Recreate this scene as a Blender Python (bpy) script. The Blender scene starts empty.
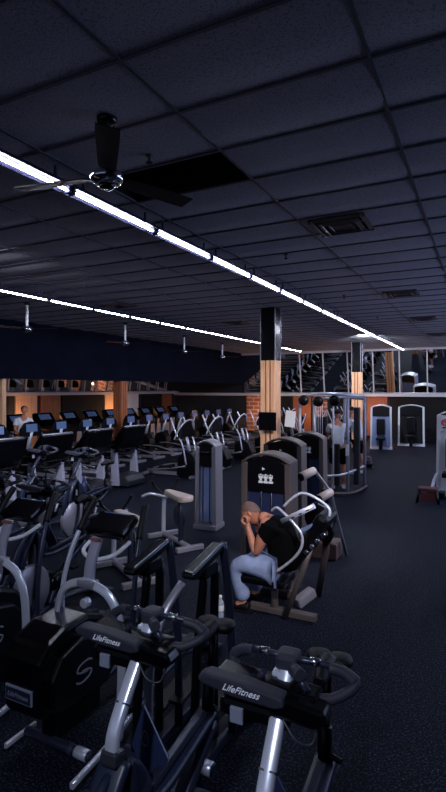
import bpy, bmesh, math, random
from mathutils import Vector, Matrix
PI = math.pi
R = math.radians
random.seed(7)
col = bpy.context.scene.collection
scene = bpy.context.scene

# ------------------------------------------------------------------ camera
cd = bpy.data.cameras.new('camera')
cam = bpy.data.objects.new('camera', cd)
col.objects.link(cam)
cam.location = (0, 0, 2.25)
cam.rotation_euler = (R(90), 0, R(27))
cd.sensor_fit = 'VERTICAL'
cd.sensor_height = 36
cd.sensor_width = 36
cd.lens = 36 * 515 / 792
cd.shift_y = -7 / 792
cd.clip_start = 0.05
cd.clip_end = 100
scene.camera = cam

# ------------------------------------------------------------------ world, exposure, area lights
w = bpy.data.worlds.new('world')
scene.world = w
w.use_nodes = True
w.node_tree.nodes['Background'].inputs[0].default_value = (0.30, 0.36, 0.62, 1)
w.node_tree.nodes['Background'].inputs[1].default_value = 0.004
vs = scene.view_settings
vs.view_transform = 'Standard'
vs.look = 'None'
vs.gamma = 1
vs.use_curve_mapping = False
vs.exposure = 0.85
STRIP_POWER = 46.0
FLOOR_WASH = 22.0


def area(name, loc, rot, sx, sy, power, color):
    l = bpy.data.lights.new(name, 'AREA')
    l.shape = 'RECTANGLE'
    l.size, l.size_y = sx, sy
    l.energy, l.color = power, color
    o = bpy.data.objects.new(name, l)
    o.location = loc
    o.rotation_euler = rot
    col.objects.link(o)


# unseen cool area lights, added as fill from the right and from behind
area('side_fill', (4.6, 14, 2.6), (0, R(78), 0), 2.6, 16, 190, (0.45, 0.58, 1.0))
area('rear_fill', (-3, -3.6, 2.8), (R(-100), 0, R(180)), 9, 1.8, 9, (0.5, 0.62, 1.0))
# warm wall washers of the side bay and of the end wall
for (x, y, z, e) in [(-14.5, 13.0, 1.2, 9), (-14.5, 18.4, 1.2, 12), (-10.0, 23.3, 1.1, 9),
                     (-7.6, 23.3, 1.1, 6), (-4.4, 23.3, 1.1, 11)]:
    l = bpy.data.lights.new('wall_washer', 'POINT')
    l.energy, l.color, l.shadow_soft_size = e * 1.3, (1.0, 0.5, 0.22), 0.03
    o = bpy.data.objects.new('wall_washer', l)
    o.location = (x, y, z)
    col.objects.link(o)




def spot(name, loc, target, power, angle, color, size=0.08, blend=0.8):
    l = bpy.data.lights.new(name, 'SPOT')
    l.energy, l.color, l.shadow_soft_size = power, color, size
    l.spot_size, l.spot_blend = R(angle), blend
    o = bpy.data.objects.new(name, l)
    o.location = loc
    o.rotation_euler = (Vector(target) - Vector(loc)).to_track_quat('-Z', 'Y').to_euler()
    col.objects.link(o)


# unseen spots added to brighten the man, columns, machines and end wall
spot('fill_spot', (0.9, 1.6, 3.95), (-2.1, 4.9, 0.7), 380, 26, (1.0, 0.93, 0.95))
spot('fill_spot', (0.4, 5.2, 3.95), (-4.27, 10.7, 1.9), 620, 20, (1.0, 0.90, 0.82))
spot('fill_spot', (0.4, 13.0, 3.95), (-4.4, 20.1, 1.9), 420, 26, (1.0, 0.90, 0.82))
spot('fill_spot', (-0.4, -1.2, 3.95), (-1.6, 2.2, 1.0), 150, 60, (0.75, 0.82, 1.0))
spot('fill_spot', (-5.2, 3.0, 3.95), (-7.4, 8.5, 0.8), 480, 75, (0.85, 0.88, 1.0))
spot('fill_spot', (0.6, 9.0, 3.95), (-2.3, 7.4, 0.9), 260, 50, (0.9, 0.92, 1.0))


spot('fill_spot', (-3.6, 17.0, 3.95), (-3.6, 23.9, 1.6), 260, 95, (0.85, 0.9, 1.0))


# ------------------------------------------------------------------ materials
def mat(name, color, rough=0.5, metal=0.0, bump=0.0, bscale=60, var=0.0, vscale=8, spec=0.5, emis=None, estr=0.0, coat=0.0):
    m = bpy.data.materials.new(name)
    m.use_nodes = True
    nt = m.node_tree
    b = nt.nodes['Principled BSDF']
    b.inputs['Base Color'].default_value = (*color, 1)
    b.inputs['Roughness'].default_value = rough
    b.inputs['Metallic'].default_value = metal
    b.inputs['Specular IOR Level'].default_value = spec
    b.inputs['Coat Weight'].default_value = coat
    if emis:
        b.inputs['Emission Color'].default_value = (*emis, 1)
        b.inputs['Emission Strength'].default_value = estr
    tc = nt.nodes.new('ShaderNodeTexCoord')
    if var > 0:
        n = nt.nodes.new('ShaderNodeTexNoise')
        n.inputs['Scale'].default_value = vscale
        n.inputs['Detail'].default_value = 4
        nt.links.new(tc.outputs['Object'], n.inputs['Vector'])
        r = nt.nodes.new('ShaderNodeValToRGB')
        r.color_ramp.elements[0].position = 0.3
        r.color_ramp.elements[1].position = 0.7
        r.color_ramp.elements[0].color = (*[c * (1 - var) for c in color], 1)
        r.color_ramp.elements[1].color = (*[min(1, c * (1 + var)) for c in color], 1)
        nt.links.new(n.outputs['Fac'], r.inputs['Fac'])
        nt.links.new(r.outputs['Color'], b.inputs['Base Color'])
    if bump > 0:
        n = nt.nodes.new('ShaderNodeTexNoise')
        n.inputs['Scale'].default_value = bscale
        nt.links.new(tc.outputs['Object'], n.inputs['Vector'])
        bp = nt.nodes.new('ShaderNodeBump')
        bp.inputs['Strength'].default_value = bump
        bp.inputs['Distance'].default_value = 0.01
        nt.links.new(n.outputs['Fac'], bp.inputs['Height'])
        nt.links.new(bp.outputs['Normal'], b.inputs['Normal'])
    return m


M = {}
M['black'] = mat('black_plastic', (0.0015, 0.0015, 0.003), 0.35, spec=0.35, bump=0.05, bscale=200)
M['gloss'] = mat('gloss_black', (0.0015, 0.0015, 0.003), 0.22, spec=0.4)
M['rubber'] = mat('black_rubber', (0.003, 0.003, 0.005), 0.5, bump=0.2, bscale=250, spec=0.35)
M['grip'] = mat('grey_rubber_grip', (0.024, 0.026, 0.042), 0.55, bump=0.2, bscale=300)
M['dark'] = mat('dark_grey_plastic', (0.022, 0.023, 0.032), 0.4, var=0.15)
M['navy'] = mat('blue_grey_plastic', (0.012, 0.018, 0.045), 0.38, var=0.1)
M['slate'] = mat('slate_metallic', (0.028, 0.034, 0.062), 0.32, metal=0.4)
M['silver'] = mat('silver_paint', (0.72, 0.75, 0.88), 0.26, metal=0.45)
M['silver_dim'] = mat('worn_silver_paint', (0.32, 0.31, 0.37), 0.32, metal=0.4)
M['lav'] = mat('lavender_grey_paint', (0.42, 0.42, 0.54), 0.4, metal=0.2)
M['chrome'] = mat('chrome', (0.75, 0.76, 0.8), 0.12, metal=1.0)
M['white'] = mat('white_paint', (0.75, 0.76, 0.8), 0.4)
M['taupe'] = mat('taupe_frame', (0.13, 0.105, 0.105), 0.4, metal=0.35)
M['pad'] = mat('beige_pad', (0.62, 0.50, 0.45), 0.55, bump=0.2, bscale=40)
M['padbrown'] = mat('brown_vinyl', (0.10, 0.06, 0.055), 0.5)
M['towerblue'] = mat('smoked_blue_panel', (0.022, 0.032, 0.085), 0.25)
M['paleblue'] = mat('pale_blue_panel', (0.15, 0.20, 0.36), 0.3)
M['wood'] = None
M['skin'] = mat('skin', (0.52, 0.21, 0.13), 0.45, var=0.08, vscale=14)
M['shaved'] = mat('shaved_hair', (0.16, 0.09, 0.075), 0.6, bump=0.3, bscale=200)
M['tshirt'] = mat('black_cotton', (0.0015, 0.0015, 0.0025), 0.95, spec=0.1, bump=0.3, bscale=40)
M['jeans'] = mat('light_blue_denim', (0.27, 0.34, 0.55), 0.85, bump=0.5, bscale=30, var=0.18, vscale=10)
M['whitecotton'] = mat('white_cotton', (0.78, 0.80, 0.86), 0.85, bump=0.3, bscale=25)
M['red'] = mat('red_print', (0.65, 0.02, 0.03), 0.4)
M['redstep'] = mat('dark_red_vinyl', (0.10, 0.022, 0.022), 0.5)
M['inkwhite'] = mat('white_lettering', (0.90, 0.92, 1.0), 0.5)
M['inkgrey'] = mat('grey_emblem', (0.17, 0.18, 0.24), 0.4)
M['screen'] = mat('screen_glass', (0.14, 0.22, 0.42), 0.12, coat=0.5)
M['orange'] = mat('amber_label', (0.45, 0.10, 0.05), 0.5)
M['pot'] = mat('brown_cap', (0.22, 0.09, 0.06), 0.5)
M['mirror'] = mat('mirror_glass', (0.80, 0.86, 0.90), 0.02, metal=1.0)
M['label'] = mat('grey_sticker', (0.22, 0.24, 0.32), 0.5)
M['clear'] = mat('clear_plastic', (0.7, 0.8, 0.95), 0.12, spec=0.8)
M['clear'].node_tree.nodes['Principled BSDF'].inputs['Transmission Weight'].default_value = 0.6
M['tube'] = mat('fluorescent_tube', (0.9, 0.9, 1.0), 0.4, emis=(0.80, 0.84, 1.0), estr=STRIP_POWER)
M['lens'] = mat('lamp_housing', (0.035, 0.037, 0.075), 0.5, spec=0.2)


def brick_mat():
    m = mat('red_brick', (0.3, 0.1, 0.05), 0.8)
    nt = m.node_tree
    b = nt.nodes['Principled BSDF']
    tc = nt.nodes.new('ShaderNodeTexCoord')
    mp = nt.nodes.new('ShaderNodeMapping')
    mp.inputs['Rotation'].default_value = (R(90), 0, 0)
    br = nt.nodes.new('ShaderNodeTexBrick')
    br.inputs['Scale'].default_value = 1.0
    br.inputs['Brick Width'].default_value = 0.5
    br.inputs['Row Height'].default_value = 0.2
    br.inputs['Mortar Size'].default_value = 0.03
    br.inputs['Color1'].default_value = (0.40, 0.14, 0.07, 1)
    br.inputs['Color2'].default_value = (0.30, 0.09, 0.05, 1)
    br.inputs['Mortar'].default_value = (0.60, 0.40, 0.30, 1)
    nt.links.new(tc.outputs['Object'], mp.inputs['Vector'])
    nt.links.new(mp.outputs['Vector'], br.inputs['Vector'])
    nt.links.new(br.outputs['Color'], b.inputs['Base Color'])
    return m


def wood_mat(name, c1, c2, sx=40, sz=1.2):
    m = mat(name, c1, 0.42)
    nt = m.node_tree
    b = nt.nodes['Principled BSDF']
    tc = nt.nodes.new('ShaderNodeTexCoord')
    mp = nt.nodes.new('ShaderNodeMapping')
    mp.inputs['Scale'].default_value = (sx, sx, sz)
    n = nt.nodes.new('ShaderNodeTexNoise')
    n.inputs['Scale'].default_value = 1
    n.inputs['Detail'].default_value = 5
    r = nt.nodes.new('ShaderNodeValToRGB')
    r.color_ramp.elements[0].position = 0.35
    r.color_ramp.elements[1].position = 0.65
    r.color_ramp.elements[0].color = (*c1, 1)
    r.color_ramp.elements[1].color = (*c2, 1)
    nt.links.new(tc.outputs['Object'], mp.inputs['Vector'])
    nt.links.new(mp.outputs['Vector'], n.inputs['Vector'])
    nt.links.new(n.outputs['Fac'], r.inputs['Fac'])
    nt.links.new(r.outputs['Color'], b.inputs['Base Color'])
    return m


M['brick'] = brick_mat()
M['wood'] = wood_mat('red_wood', (0.22, 0.06, 0.025), (0.40, 0.13, 0.05))
M['palewood'] = wood_mat('pale_wood', (0.66, 0.36, 0.20), (0.86, 0.54, 0.34))
M['redwood'] = wood_mat('column_wood', (0.40, 0.12, 0.05), (0.55, 0.2, 0.09))


def floor_mat():
    m = mat('rubber_floor', (0.02, 0.02, 0.03), 0.7, spec=0.12)
    nt = m.node_tree
    b = nt.nodes['Principled BSDF']
    tc = nt.nodes.new('ShaderNodeTexCoord')
    n = nt.nodes.new('ShaderNodeTexNoise')
    n.inputs['Scale'].default_value = 70
    n.inputs['Detail'].default_value = 3
    n.inputs['Roughness'].default_value = 0.8
    r = nt.nodes.new('ShaderNodeValToRGB')
    e = r.color_ramp.elements
    e[0].position = 0.53
    e[1].position = 0.68
    e[0].color = (0.0013, 0.0018, 0.0046, 1)
    e[1].color = (0.080, 0.105, 0.20, 1)
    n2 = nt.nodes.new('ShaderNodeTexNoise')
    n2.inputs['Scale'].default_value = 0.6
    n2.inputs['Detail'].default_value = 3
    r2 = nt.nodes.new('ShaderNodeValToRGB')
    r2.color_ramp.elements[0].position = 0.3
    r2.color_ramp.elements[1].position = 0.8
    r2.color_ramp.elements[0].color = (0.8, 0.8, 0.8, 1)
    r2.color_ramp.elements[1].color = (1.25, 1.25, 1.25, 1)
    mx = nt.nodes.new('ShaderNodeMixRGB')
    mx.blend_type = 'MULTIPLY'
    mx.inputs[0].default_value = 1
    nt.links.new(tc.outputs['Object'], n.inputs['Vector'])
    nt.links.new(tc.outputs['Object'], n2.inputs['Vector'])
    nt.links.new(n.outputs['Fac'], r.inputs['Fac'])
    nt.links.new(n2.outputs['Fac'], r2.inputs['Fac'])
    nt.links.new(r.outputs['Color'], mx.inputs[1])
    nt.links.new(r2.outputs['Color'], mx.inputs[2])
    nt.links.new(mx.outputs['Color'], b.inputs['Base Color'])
    return m


def ceil_mat():
    m = mat('ceiling_tile', (0.1, 0.1, 0.13), 0.85)
    nt = m.node_tree
    b = nt.nodes['Principled BSDF']
    tc = nt.nodes.new('ShaderNodeTexCoord')
    n = nt.nodes.new('ShaderNodeTexNoise')
    n.inputs['Scale'].default_value = 80
    n.inputs['Detail'].default_value = 4
    r = nt.nodes.new('ShaderNodeValToRGB')
    e = r.color_ramp.elements
    e[0].position = 0.36
    e[1].position = 0.50
    e[0].color = (0.27, 0.265, 0.33, 1)
    e[1].color = (0.52, 0.50, 0.59, 1)
    nt.links.new(tc.outputs['Object'], n.inputs['Vector'])
    nt.links.new(n.outputs['Fac'], r.inputs['Fac'])
    nt.links.new(r.outputs['Color'], b.inputs['Base Color'])
    bp = nt.nodes.new('ShaderNodeBump')
    bp.inputs['Strength'].default_value = 0.35
    bp.inputs['Distance'].default_value = 0.004
    nt.links.new(n.outputs['Fac'], bp.inputs['Height'])
    nt.links.new(bp.outputs['Normal'], b.inputs['Normal'])
    return m


M['floor'] = floor_mat()
M['ceiling'] = ceil_mat()
M['tbar'] = mat('ceiling_grid', (0.10, 0.10, 0.125), 0.5)
M['soffit'] = mat('soffit_paint', (0.0030, 0.0045, 0.014), 0.85, spec=0.08, bump=0.2, bscale=6, var=0.3, vscale=1.5)
M['wallpaint'] = mat('dark_wall_paint', (0.016, 0.016, 0.022), 0.75, var=0.1, vscale=2)
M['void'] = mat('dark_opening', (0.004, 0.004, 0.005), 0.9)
M['ledge'] = mat('ledge_paint', (0.66, 0.62, 0.66), 0.45)


# ------------------------------------------------------------------ mesh helpers
def sm(pts, n=6, closed=False):
    P = [Vector(p) for p in pts]
    out = []
    k = len(P)
    for i in range(k if closed else k - 1):
        if closed:
            a, b, c, d = P[i - 1], P[i], P[(i + 1) % k], P[(i + 2) % k]
        else:
            a, b, c, d = P[max(i - 1, 0)], P[i], P[i + 1], P[min(i + 2, k - 1)]
        for j in range(n):
            t = j / n
            out.append(0.5 * ((2 * b) + (c - a) * t + (2 * a - 5 * b + 4 * c - d) * t * t + (3 * b - a - 3 * c + d) * t ** 3))
    if not closed:
        out.append(P[-1])
    return out


class MB:
    def __init__(self):
        self.bm = bmesh.new()

    def box(self, c, s, rot=(0, 0, 0), bev=0.0, taper=None):
        t = bmesh.new()
        bmesh.ops.create_cube(t, size=1)
        for v in t.verts:
            v.co = Vector((v.co.x * s[0], v.co.y * s[1], v.co.z * s[2]))
            if taper and v.co.z > 0:
                v.co.x *= taper[0]
                v.co.y *= taper[1]
        if bev > 0:
            bmesh.ops.bevel(t, geom=list(t.edges), offset=bev, segments=2, profile=0.6, affect='EDGES')
        from mathutils import Euler
        mt = Matrix.Translation(Vector(c)) @ Euler(rot).to_matrix().to_4x4()
        bmesh.ops.transform(t, matrix=mt, verts=t.verts)
        self._add(t)
        return self

    def _add(self, t):
        me = bpy.data.meshes.new('tmp')
        t.to_mesh(me)
        t.free()
        self.bm.from_mesh(me)
        bpy.data.meshes.remove(me)

    def sweep(self, pts, sec, closed=False, up=(0, 0, 1), cap=True, scale=None):
        P = [Vector(p) for p in pts]
        n = len(P)
        rings = []
        up = Vector(up).normalized()
        prev = None
        for i in range(n):
            if closed:
                t = P[(i + 1) % n] - P[i - 1]
            else:
                t = P[min(i + 1, n - 1)] - P[max(i - 1, 0)]
            t.normalize()
            if prev is None:
                u = up - t * up.dot(t)
                if u.length < 0.05:
                    a = Vector((1, 0, 0)) if abs(t.x) < 0.9 else Vector((0, 1, 0))
                    u = a - t * a.dot(t)
            else:
                u = prev - t * prev.dot(t)
            u.normalize()
            prev = u
            s = t.cross(u)
            k = scale[i] if scale else 1
            rings.append([self.bm.verts.new(P[i] + s * (q[0] * k) + u * (q[1] * k)) for q in sec])
        m = len(sec)
        for i in range(n if closed else n - 1):
            a, b = rings[i], rings[(i + 1) % n]
            for j in range(m):
                f = self.bm.faces.new((a[j], a[(j + 1) % m], b[(j + 1) % m], b[j]))
                f.smooth = True
        if cap and not closed:
            self.bm.faces.new(rings[0][::-1])
            self.bm.faces.new(rings[-1])
        return self

    def tube(self, pts, r, smooth=0, closed=False, seg=10, scale=None):
        if smooth:
            pts = sm(pts, smooth, closed)
        if callable(r):
            n = len(pts)
            scale = [r(i / (n - 1)) for i in range(n)]
            r = 1
        sec = [(math.cos(a) * r, math.sin(a) * r) for a in [2 * PI * k / seg for k in range(seg)]]
        return self.sweep(pts, sec, closed, scale=scale)

    def band(self, pts, wd, th, up=(0, 0, 1), smooth=0, closed=False):
        """flat oval section: wd along the side, th along up"""
        if smooth:
            pts = sm(pts, smooth, closed)
        sec = []
        for k in range(12):
            a = 2 * PI * k / 12
            cx, sx = math.cos(a), math.sin(a)
            sec.append((math.copysign(abs(cx) ** 0.5, cx) * wd / 2, math.copysign(abs(sx) ** 0.5, sx) * th / 2))
        return self.sweep(pts, sec, closed, up=up)

    def cyl(self, a, b, r, r2=None, seg=20):
        a, b = Vector(a), Vector(b)
        r2 = r if r2 is None else r2
        sec = [(math.cos(t), math.sin(t)) for t in [2 * PI * k / seg for k in range(seg)]]
        e = min(r, r2) * 0.15
        d = (b - a).normalized() * min(e, (b - a).length * 0.3)
        return self.sweep([a, a + d, b - d, b], sec, scale=[r - e, r, r2, r2 - e])

    def lathe(self, c, prof, seg=20, axis='Z', rot=None):
        rings = []
        for r, z in prof:
            ring = []
            for k in range(seg):
                a = 2 * PI * k / seg
                v = Vector((r * math.cos(a), r * math.sin(a), z))
                if axis == 'X':
                    v = Vector((v.z, v.x, v.y))
                elif axis == 'Y':
                    v = Vector((v.x, v.z, v.y))
                if rot:
                    v = rot @ v
                ring.append(self.bm.verts.new(Vector(c) + v))
            rings.append(ring)
        for i in range(len(rings) - 1):
            for j in range(seg):
                f = self.bm.faces.new((rings[i][j], rings[i][(j + 1) % seg], rings[i + 1][(j + 1) % seg], rings[i + 1][j]))
                f.smooth = True
        self.bm.faces.new(rings[0][::-1])
        self.bm.faces.new(rings[-1])
        return self

    def prism(self, poly, a, b, axis='X', bev=0.0):
        """poly: 2D outline; X: (y,z), Y: (x,z), Z: (x,y) extruded from a to b"""
        def mk(p, t):
            return {'X': (t, p[0], p[1]), 'Y': (p[0], t, p[1]), 'Z': (p[0], p[1], t)}[axis]
        t = bmesh.new()
        A = [t.verts.new(mk(p, a)) for p in poly]
        B = [t.verts.new(mk(p, b)) for p in poly]
        n = len(poly)
        t.faces.new(A[::-1])
        t.faces.new(B)
        for i in range(n):
            t.faces.new((A[i], A[(i + 1) % n], B[(i + 1) % n], B[i]))
        bmesh.ops.recalc_face_normals(t, faces=t.faces)
        if bev > 0:
            bmesh.ops.bevel(t, geom=[e for e in t.edges if e.calc_face_angle(0) > 0.5], offset=bev, segments=2, profile=0.6, affect='EDGES')
        self._add(t)
        return self

    def build(self, name, m, parent=None, loc=None):
        bmesh.ops.recalc_face_normals(self.bm, faces=self.bm.faces)
        me = bpy.data.meshes.new(name)
        self.bm.to_mesh(me)
        self.bm.free()
        me.materials.append(M[m] if isinstance(m, str) else m)
        o = bpy.data.objects.new(name, me)
        col.objects.link(o)
        if parent:
            o.parent = parent
        if loc:
            o.location = loc
        return o


def tag(o, label=None, cat=None, group=None, kind=None):
    if label:
        o['label'] = label
    if cat:
        o['category'] = cat
    if group:
        o['group'] = group
    if kind:
        o['kind'] = kind
    return o


def thing(name, label, cat, loc=(0, 0, 0), rz=0, group=None):
    o = bpy.data.objects.new(name, None)
    o.empty_display_size = 0.1
    o.location = loc
    o.rotation_euler = (0, 0, rz)
    col.objects.link(o)
    return tag(o, label, cat, group)


def struct(name, mb, m):
    o = mb.build(name, m)
    o['kind'] = 'structure'
    return o


def dup(root, loc, rz=0, label=None, group=None, skip=()):
    r = root.copy()
    col.objects.link(r)
    r.location = loc
    r.rotation_euler = (0, 0, rz)
    if label:
        r['label'] = label
    if group:
        r['group'] = group

    def rec(src, dst):
        for ch in list(src.children):
            if ch.name.split('.')[0] in skip:
                continue
            c = ch.copy()
            col.objects.link(c)
            c.parent = dst
            rec(ch, c)
    rec(root, r)
    return r


def text_part(name, body, size, m, parent, mtx, shear=0.0, extrude=0.001, bold=0.0):
    cu = bpy.data.curves.new(name, 'FONT')
    cu.body = body
    cu.size = size
    cu.shear = shear
    cu.extrude = extrude
    cu.offset = bold
    cu.align_x = 'CENTER'
    cu.align_y = 'CENTER'
    t = bpy.data.objects.new(name, cu)
    col.objects.link(t)
    bpy.context.view_layer.update()
    dg = bpy.context.evaluated_depsgraph_get()
    me = bpy.data.meshes.new_from_object(t.evaluated_get(dg))
    bpy.data.objects.remove(t)
    me.transform(mtx)
    me.materials.clear()
    me.materials.append(M[m])
    o = bpy.data.objects.new(name, me)
    col.objects.link(o)
    o.parent = parent
    return o


ORD = ['first', 'second', 'third', 'fourth', 'fifth', 'sixth', 'seventh', 'eighth', 'ninth', 'tenth', 'eleventh', 'twelfth',
       'thirteenth', 'fourteenth', 'fifteenth', 'sixteenth', 'seventeenth', 'eighteenth', 'nineteenth', 'twentieth',
       'twenty-first', 'twenty-second']

# ================================================================== SETTING
XL, XS, XR, Y0, Y1, CH = -15.2, -11.0, 5.2, -4.0, 24.1, 4.05
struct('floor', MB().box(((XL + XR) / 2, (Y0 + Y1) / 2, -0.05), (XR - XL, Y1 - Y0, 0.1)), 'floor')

# ceiling: sagging 1.2 x 0.6 lay-in tiles
TX0, TY0 = -0.56 - 1.22 * 9, 2.26 - 0.6 * 10
cb = MB()
bmc = cb.bm
nx = int((XR - TX0) / 1.22) + 1
ny = int((Y1 - TY0) / 0.6) + 1
OPEN = None
for i in range(nx):
    for j in range(ny):
        x0, y0 = TX0 + i * 1.22, TY0 + j * 0.6
        if abs(x0 + 3.0) < 0.05 and abs(y0 - 3.46) < 0.05:
            OPEN = (x0, y0)
            continue
        sag = random.uniform(0.006, 0.016)
        tilt = random.uniform(0.012, 0.03)
        K = 4
        g = [[None] * (K + 1) for _ in range(K + 1)]
        for a in range(K + 1):
            for b in range(K + 1):
                u, v = a / K, b / K
                z = CH + 0.012 - sag * 4 * v * (1 - v) * (0.4 + 0.6 * 4 * u * (1 - u)) - tilt * (v * v * (1.0 - v) * 3)
                x = min(max(x0 + u * 1.22, XS - 0.3), XR)
                y = min(y0 + v * 0.6, Y1)
                g[a][b] = bmc.verts.new((x, y, z))
        for a in range(K):
            for b in range(K):
                f = bmc.faces.new((g[a][b], g[a][b + 1], g[a + 1][b + 1], g[a + 1][b]))
                f.smooth = True
cb.box(((XS + XR) / 2, (Y0 + Y1) / 2, CH + 0.62), (XR - XS + 0.6, Y1 - Y0, 0.05))
struct('ceiling', cb, 'ceiling')
tb = MB()
for i in range(nx + 1):
    x = TX0 + i * 1.22
    if XS < x < XR:
        tb.box((x, (Y0 + Y1) / 2, CH + 0.002), (0.022, Y1 - Y0, 0.012))
for j in range(ny + 1):
    y = TY0 + j * 0.6
    if Y0 < y < Y1:
        tb.box(((XS + XR) / 2, y, CH + 0.003), (XR - XS, 0.020, 0.012))
struct('trim_1', tb, 'tbar')
ob = MB()
ox, oy = OPEN
for c, s in [((ox + .61, oy + .3, CH + .45), (1.3, .68, .02)), ((ox, oy + .3, CH + .23), (.02, .6, .44)), ((ox + 1.22, oy + .3, CH + .23), (.02, .6, .44)),
             ((ox + .61, oy, CH + .23), (1.22, .02, .44)), ((ox + .61, oy + .6, CH + .23), (1.22, .02, .44))]:
    ob.box(c, s)
struct('trim_2', ob, 'void')

# walls
struct('wall_left', MB().box((XL - 0.05, (Y0 + Y1) / 2, 1.5), (0.1, Y1 - Y0, 3.2)), 'wallpaint')
struct('wall_right', MB().box((XR + 0.05, (Y0 + Y1) / 2, 2.3), (0.1, Y1 - Y0, 4.8)), 'wallpaint')
struct('wall_front', MB().box(((XL + XR) / 2, Y0 - 0.05, 2.3), (XR - XL, 0.1, 4.8)), 'wallpaint')
struct('wall_back', MB().box(((XL + XR) / 2, Y1 + 0.05, 2.3), (XR - XL, 0.1, 4.8)), 'wallpaint')
# dropped header over the side bay, with the bay's low ceiling
struct('wall_header', MB().box((XS - 0.1, (Y0 + Y1) / 2, 3.43), (0.2, Y1 - Y0, 1.82)), 'soffit')
struct('ceiling_bay', MB().box(((XL + XS) / 2 - .1, (Y0 + Y1) / 2, 2.76), (XS - XL - .2, Y1 - Y0, 0.06)), 'soffit')

# ledges
struct('trim_3', MB().box(((XL + XR) / 2, Y1 - 0.1, 1.98), (XR - XL, 0.2, 0.14), bev=0.01), 'ledge')
struct('trim_4', MB().box((XL + 0.1, (Y0 + Y1) / 2, 2.07), (0.2, Y1 - Y0, 0.13), bev=0.01), 'ledge')
struct('trim_5', MB().box(((XS + XR) / 2, Y1 - 0.44, 3.99), (XR - XS, 0.06, 0.10), bev=0.01), 'ledge')
# tilted mirrors above the ledges, one panel per pane, mullions between
TILT = R(10)
mull = [-9.11 + 1.145 * k for k in range(13)]
k = 1
edges = [XS + 0.0] + mull + [XR]
for a, b in zip(edges[:-1], edges[1:]):
    hgt = 1.93
    yb, zb = Y1 - 0.06, 2.06
    o = MB().box(((a + b) / 2, yb - math.sin(TILT) * hgt / 2, zb + math.cos(TILT) * hgt / 2), (b - a - .02, 0.012, hgt), rot=(TILT, 0, 0)).build('window_%d' % k, 'mirror')
    o['kind'] = 'structure'
    k += 1
mm = MB()
for x in mull:
    mm.box((x, Y1 - 0.09 - math.sin(TILT) * .97, 2.05 + .96), (0.05, 0.03, 1.95), rot=(TILT, 0, 0))
struct('trim_6', mm, 'ledge')
mm = MB()
ys = [5.0 + 0.78 * q for q in range(24)]
for y in ys:
    mm.box((XL + 0.15, y, 2.44), (0.03, 0.06, 0.6), rot=(0, R(8), 0))
struct('trim_7', mm, 'ledge')
o = MB().box((XL + 0.08, (Y0 + Y1) / 2, 2.4), (0.012, Y1 - Y0, 0.6), rot=(0, R(8), 0)).build('window_40', 'mirror')
o['kind'] = 'structure'

# wood, brick and dark openings along the end wall and the bay wall
def panel(n, x0, x1, z0, z1, m, d=0.05):
    struct('trim_%d' % n, MB().box(((x0 + x1) / 2, Y1 - d / 2, (z0 + z1) / 2), (x1 - x0, d, z1 - z0), bev=0.005), m)
panel(10, -10.9, -9.3, 0, 1.91, 'brick')
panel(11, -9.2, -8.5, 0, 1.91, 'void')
panel(12, -8.4, -7.5, 0, 1.91, 'wood')
panel(13, -7.35, -6.7, 0, 1.91, 'brick')
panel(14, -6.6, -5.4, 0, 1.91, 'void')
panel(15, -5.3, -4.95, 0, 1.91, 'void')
panel(16, -4.85, -3.95, 0, 1.91, 'wood')
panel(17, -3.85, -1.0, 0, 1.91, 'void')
panel(18, -0.75, 0.5, 0.0, 1.91, 'wood', 0.07)
n = 20
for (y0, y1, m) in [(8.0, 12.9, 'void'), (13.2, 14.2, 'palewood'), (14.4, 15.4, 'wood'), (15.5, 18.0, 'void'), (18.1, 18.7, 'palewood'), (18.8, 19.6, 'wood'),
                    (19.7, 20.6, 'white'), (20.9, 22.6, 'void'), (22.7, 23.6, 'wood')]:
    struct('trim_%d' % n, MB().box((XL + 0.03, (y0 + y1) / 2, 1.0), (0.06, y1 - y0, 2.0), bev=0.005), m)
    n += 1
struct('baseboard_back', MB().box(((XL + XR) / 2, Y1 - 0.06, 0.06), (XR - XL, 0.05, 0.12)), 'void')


# columns: black sleeve above, fluted wood cladding below
def column(n, x, y, top, split, s=0.34, m='palewood', sleeve=True):
    c = MB()
    co = MB().box((x, y, split / 2), (s - 0.03, s - 0.03, split)).build('trim_%d' % (n + 70), 'wood')
    co['kind'] = 'structure'
    for a in range(4):
        ca, sa = math.cos(a * PI / 2), math.sin(a * PI / 2)
        for q in (-1, 0, 1):
            wx = s * (0.27 if q else 0.20)
            off = q * s * 0.345
            cx_, cy_ = x + ca * (s / 2 - 0.015) - sa * off, y + sa * (s / 2 - 0.015) + ca * off
            c.box((cx_, cy_, split / 2), (0.05 if abs(ca) > .5 else wx, wx if abs(ca) > .5 else 0.05, split), bev=0.008)
    o = c.build('trim_%d' % n, m)
    o['kind'] = 'structure'
    if sleeve:
        o = MB().box((x, y, (split + top) / 2), (s, s, top - split), bev=0.006).build('trim_%d' % (n + 1), 'gloss')
        o['kind'] = 'structure'
        e = MB()
        for dx in (-1, 1):
            for dy in (-1, 1):
                e.box((x + dx * s / 2, y + dy * s / 2, (split + top) / 2), (0.02, 0.02, top - split))
        o = e.build('trim_%d' % (n + 2), 'silver_dim')
        o['kind'] = 'structure'


column(40, -4.27, 10.72, 4.05, 2.88)
column(44, -4.42, 20.1, 4.05, 2.9)
column(48, -11.2, 14.2, 2.53, 2.52, m='redwood', sleeve=False)
column(50, -11.12, 9.28, 2.53, 2.52, s=0.11, m='palewood', sleeve=False)
column(52, -4.35, 1.4, 4.05, 2.88)


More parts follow.
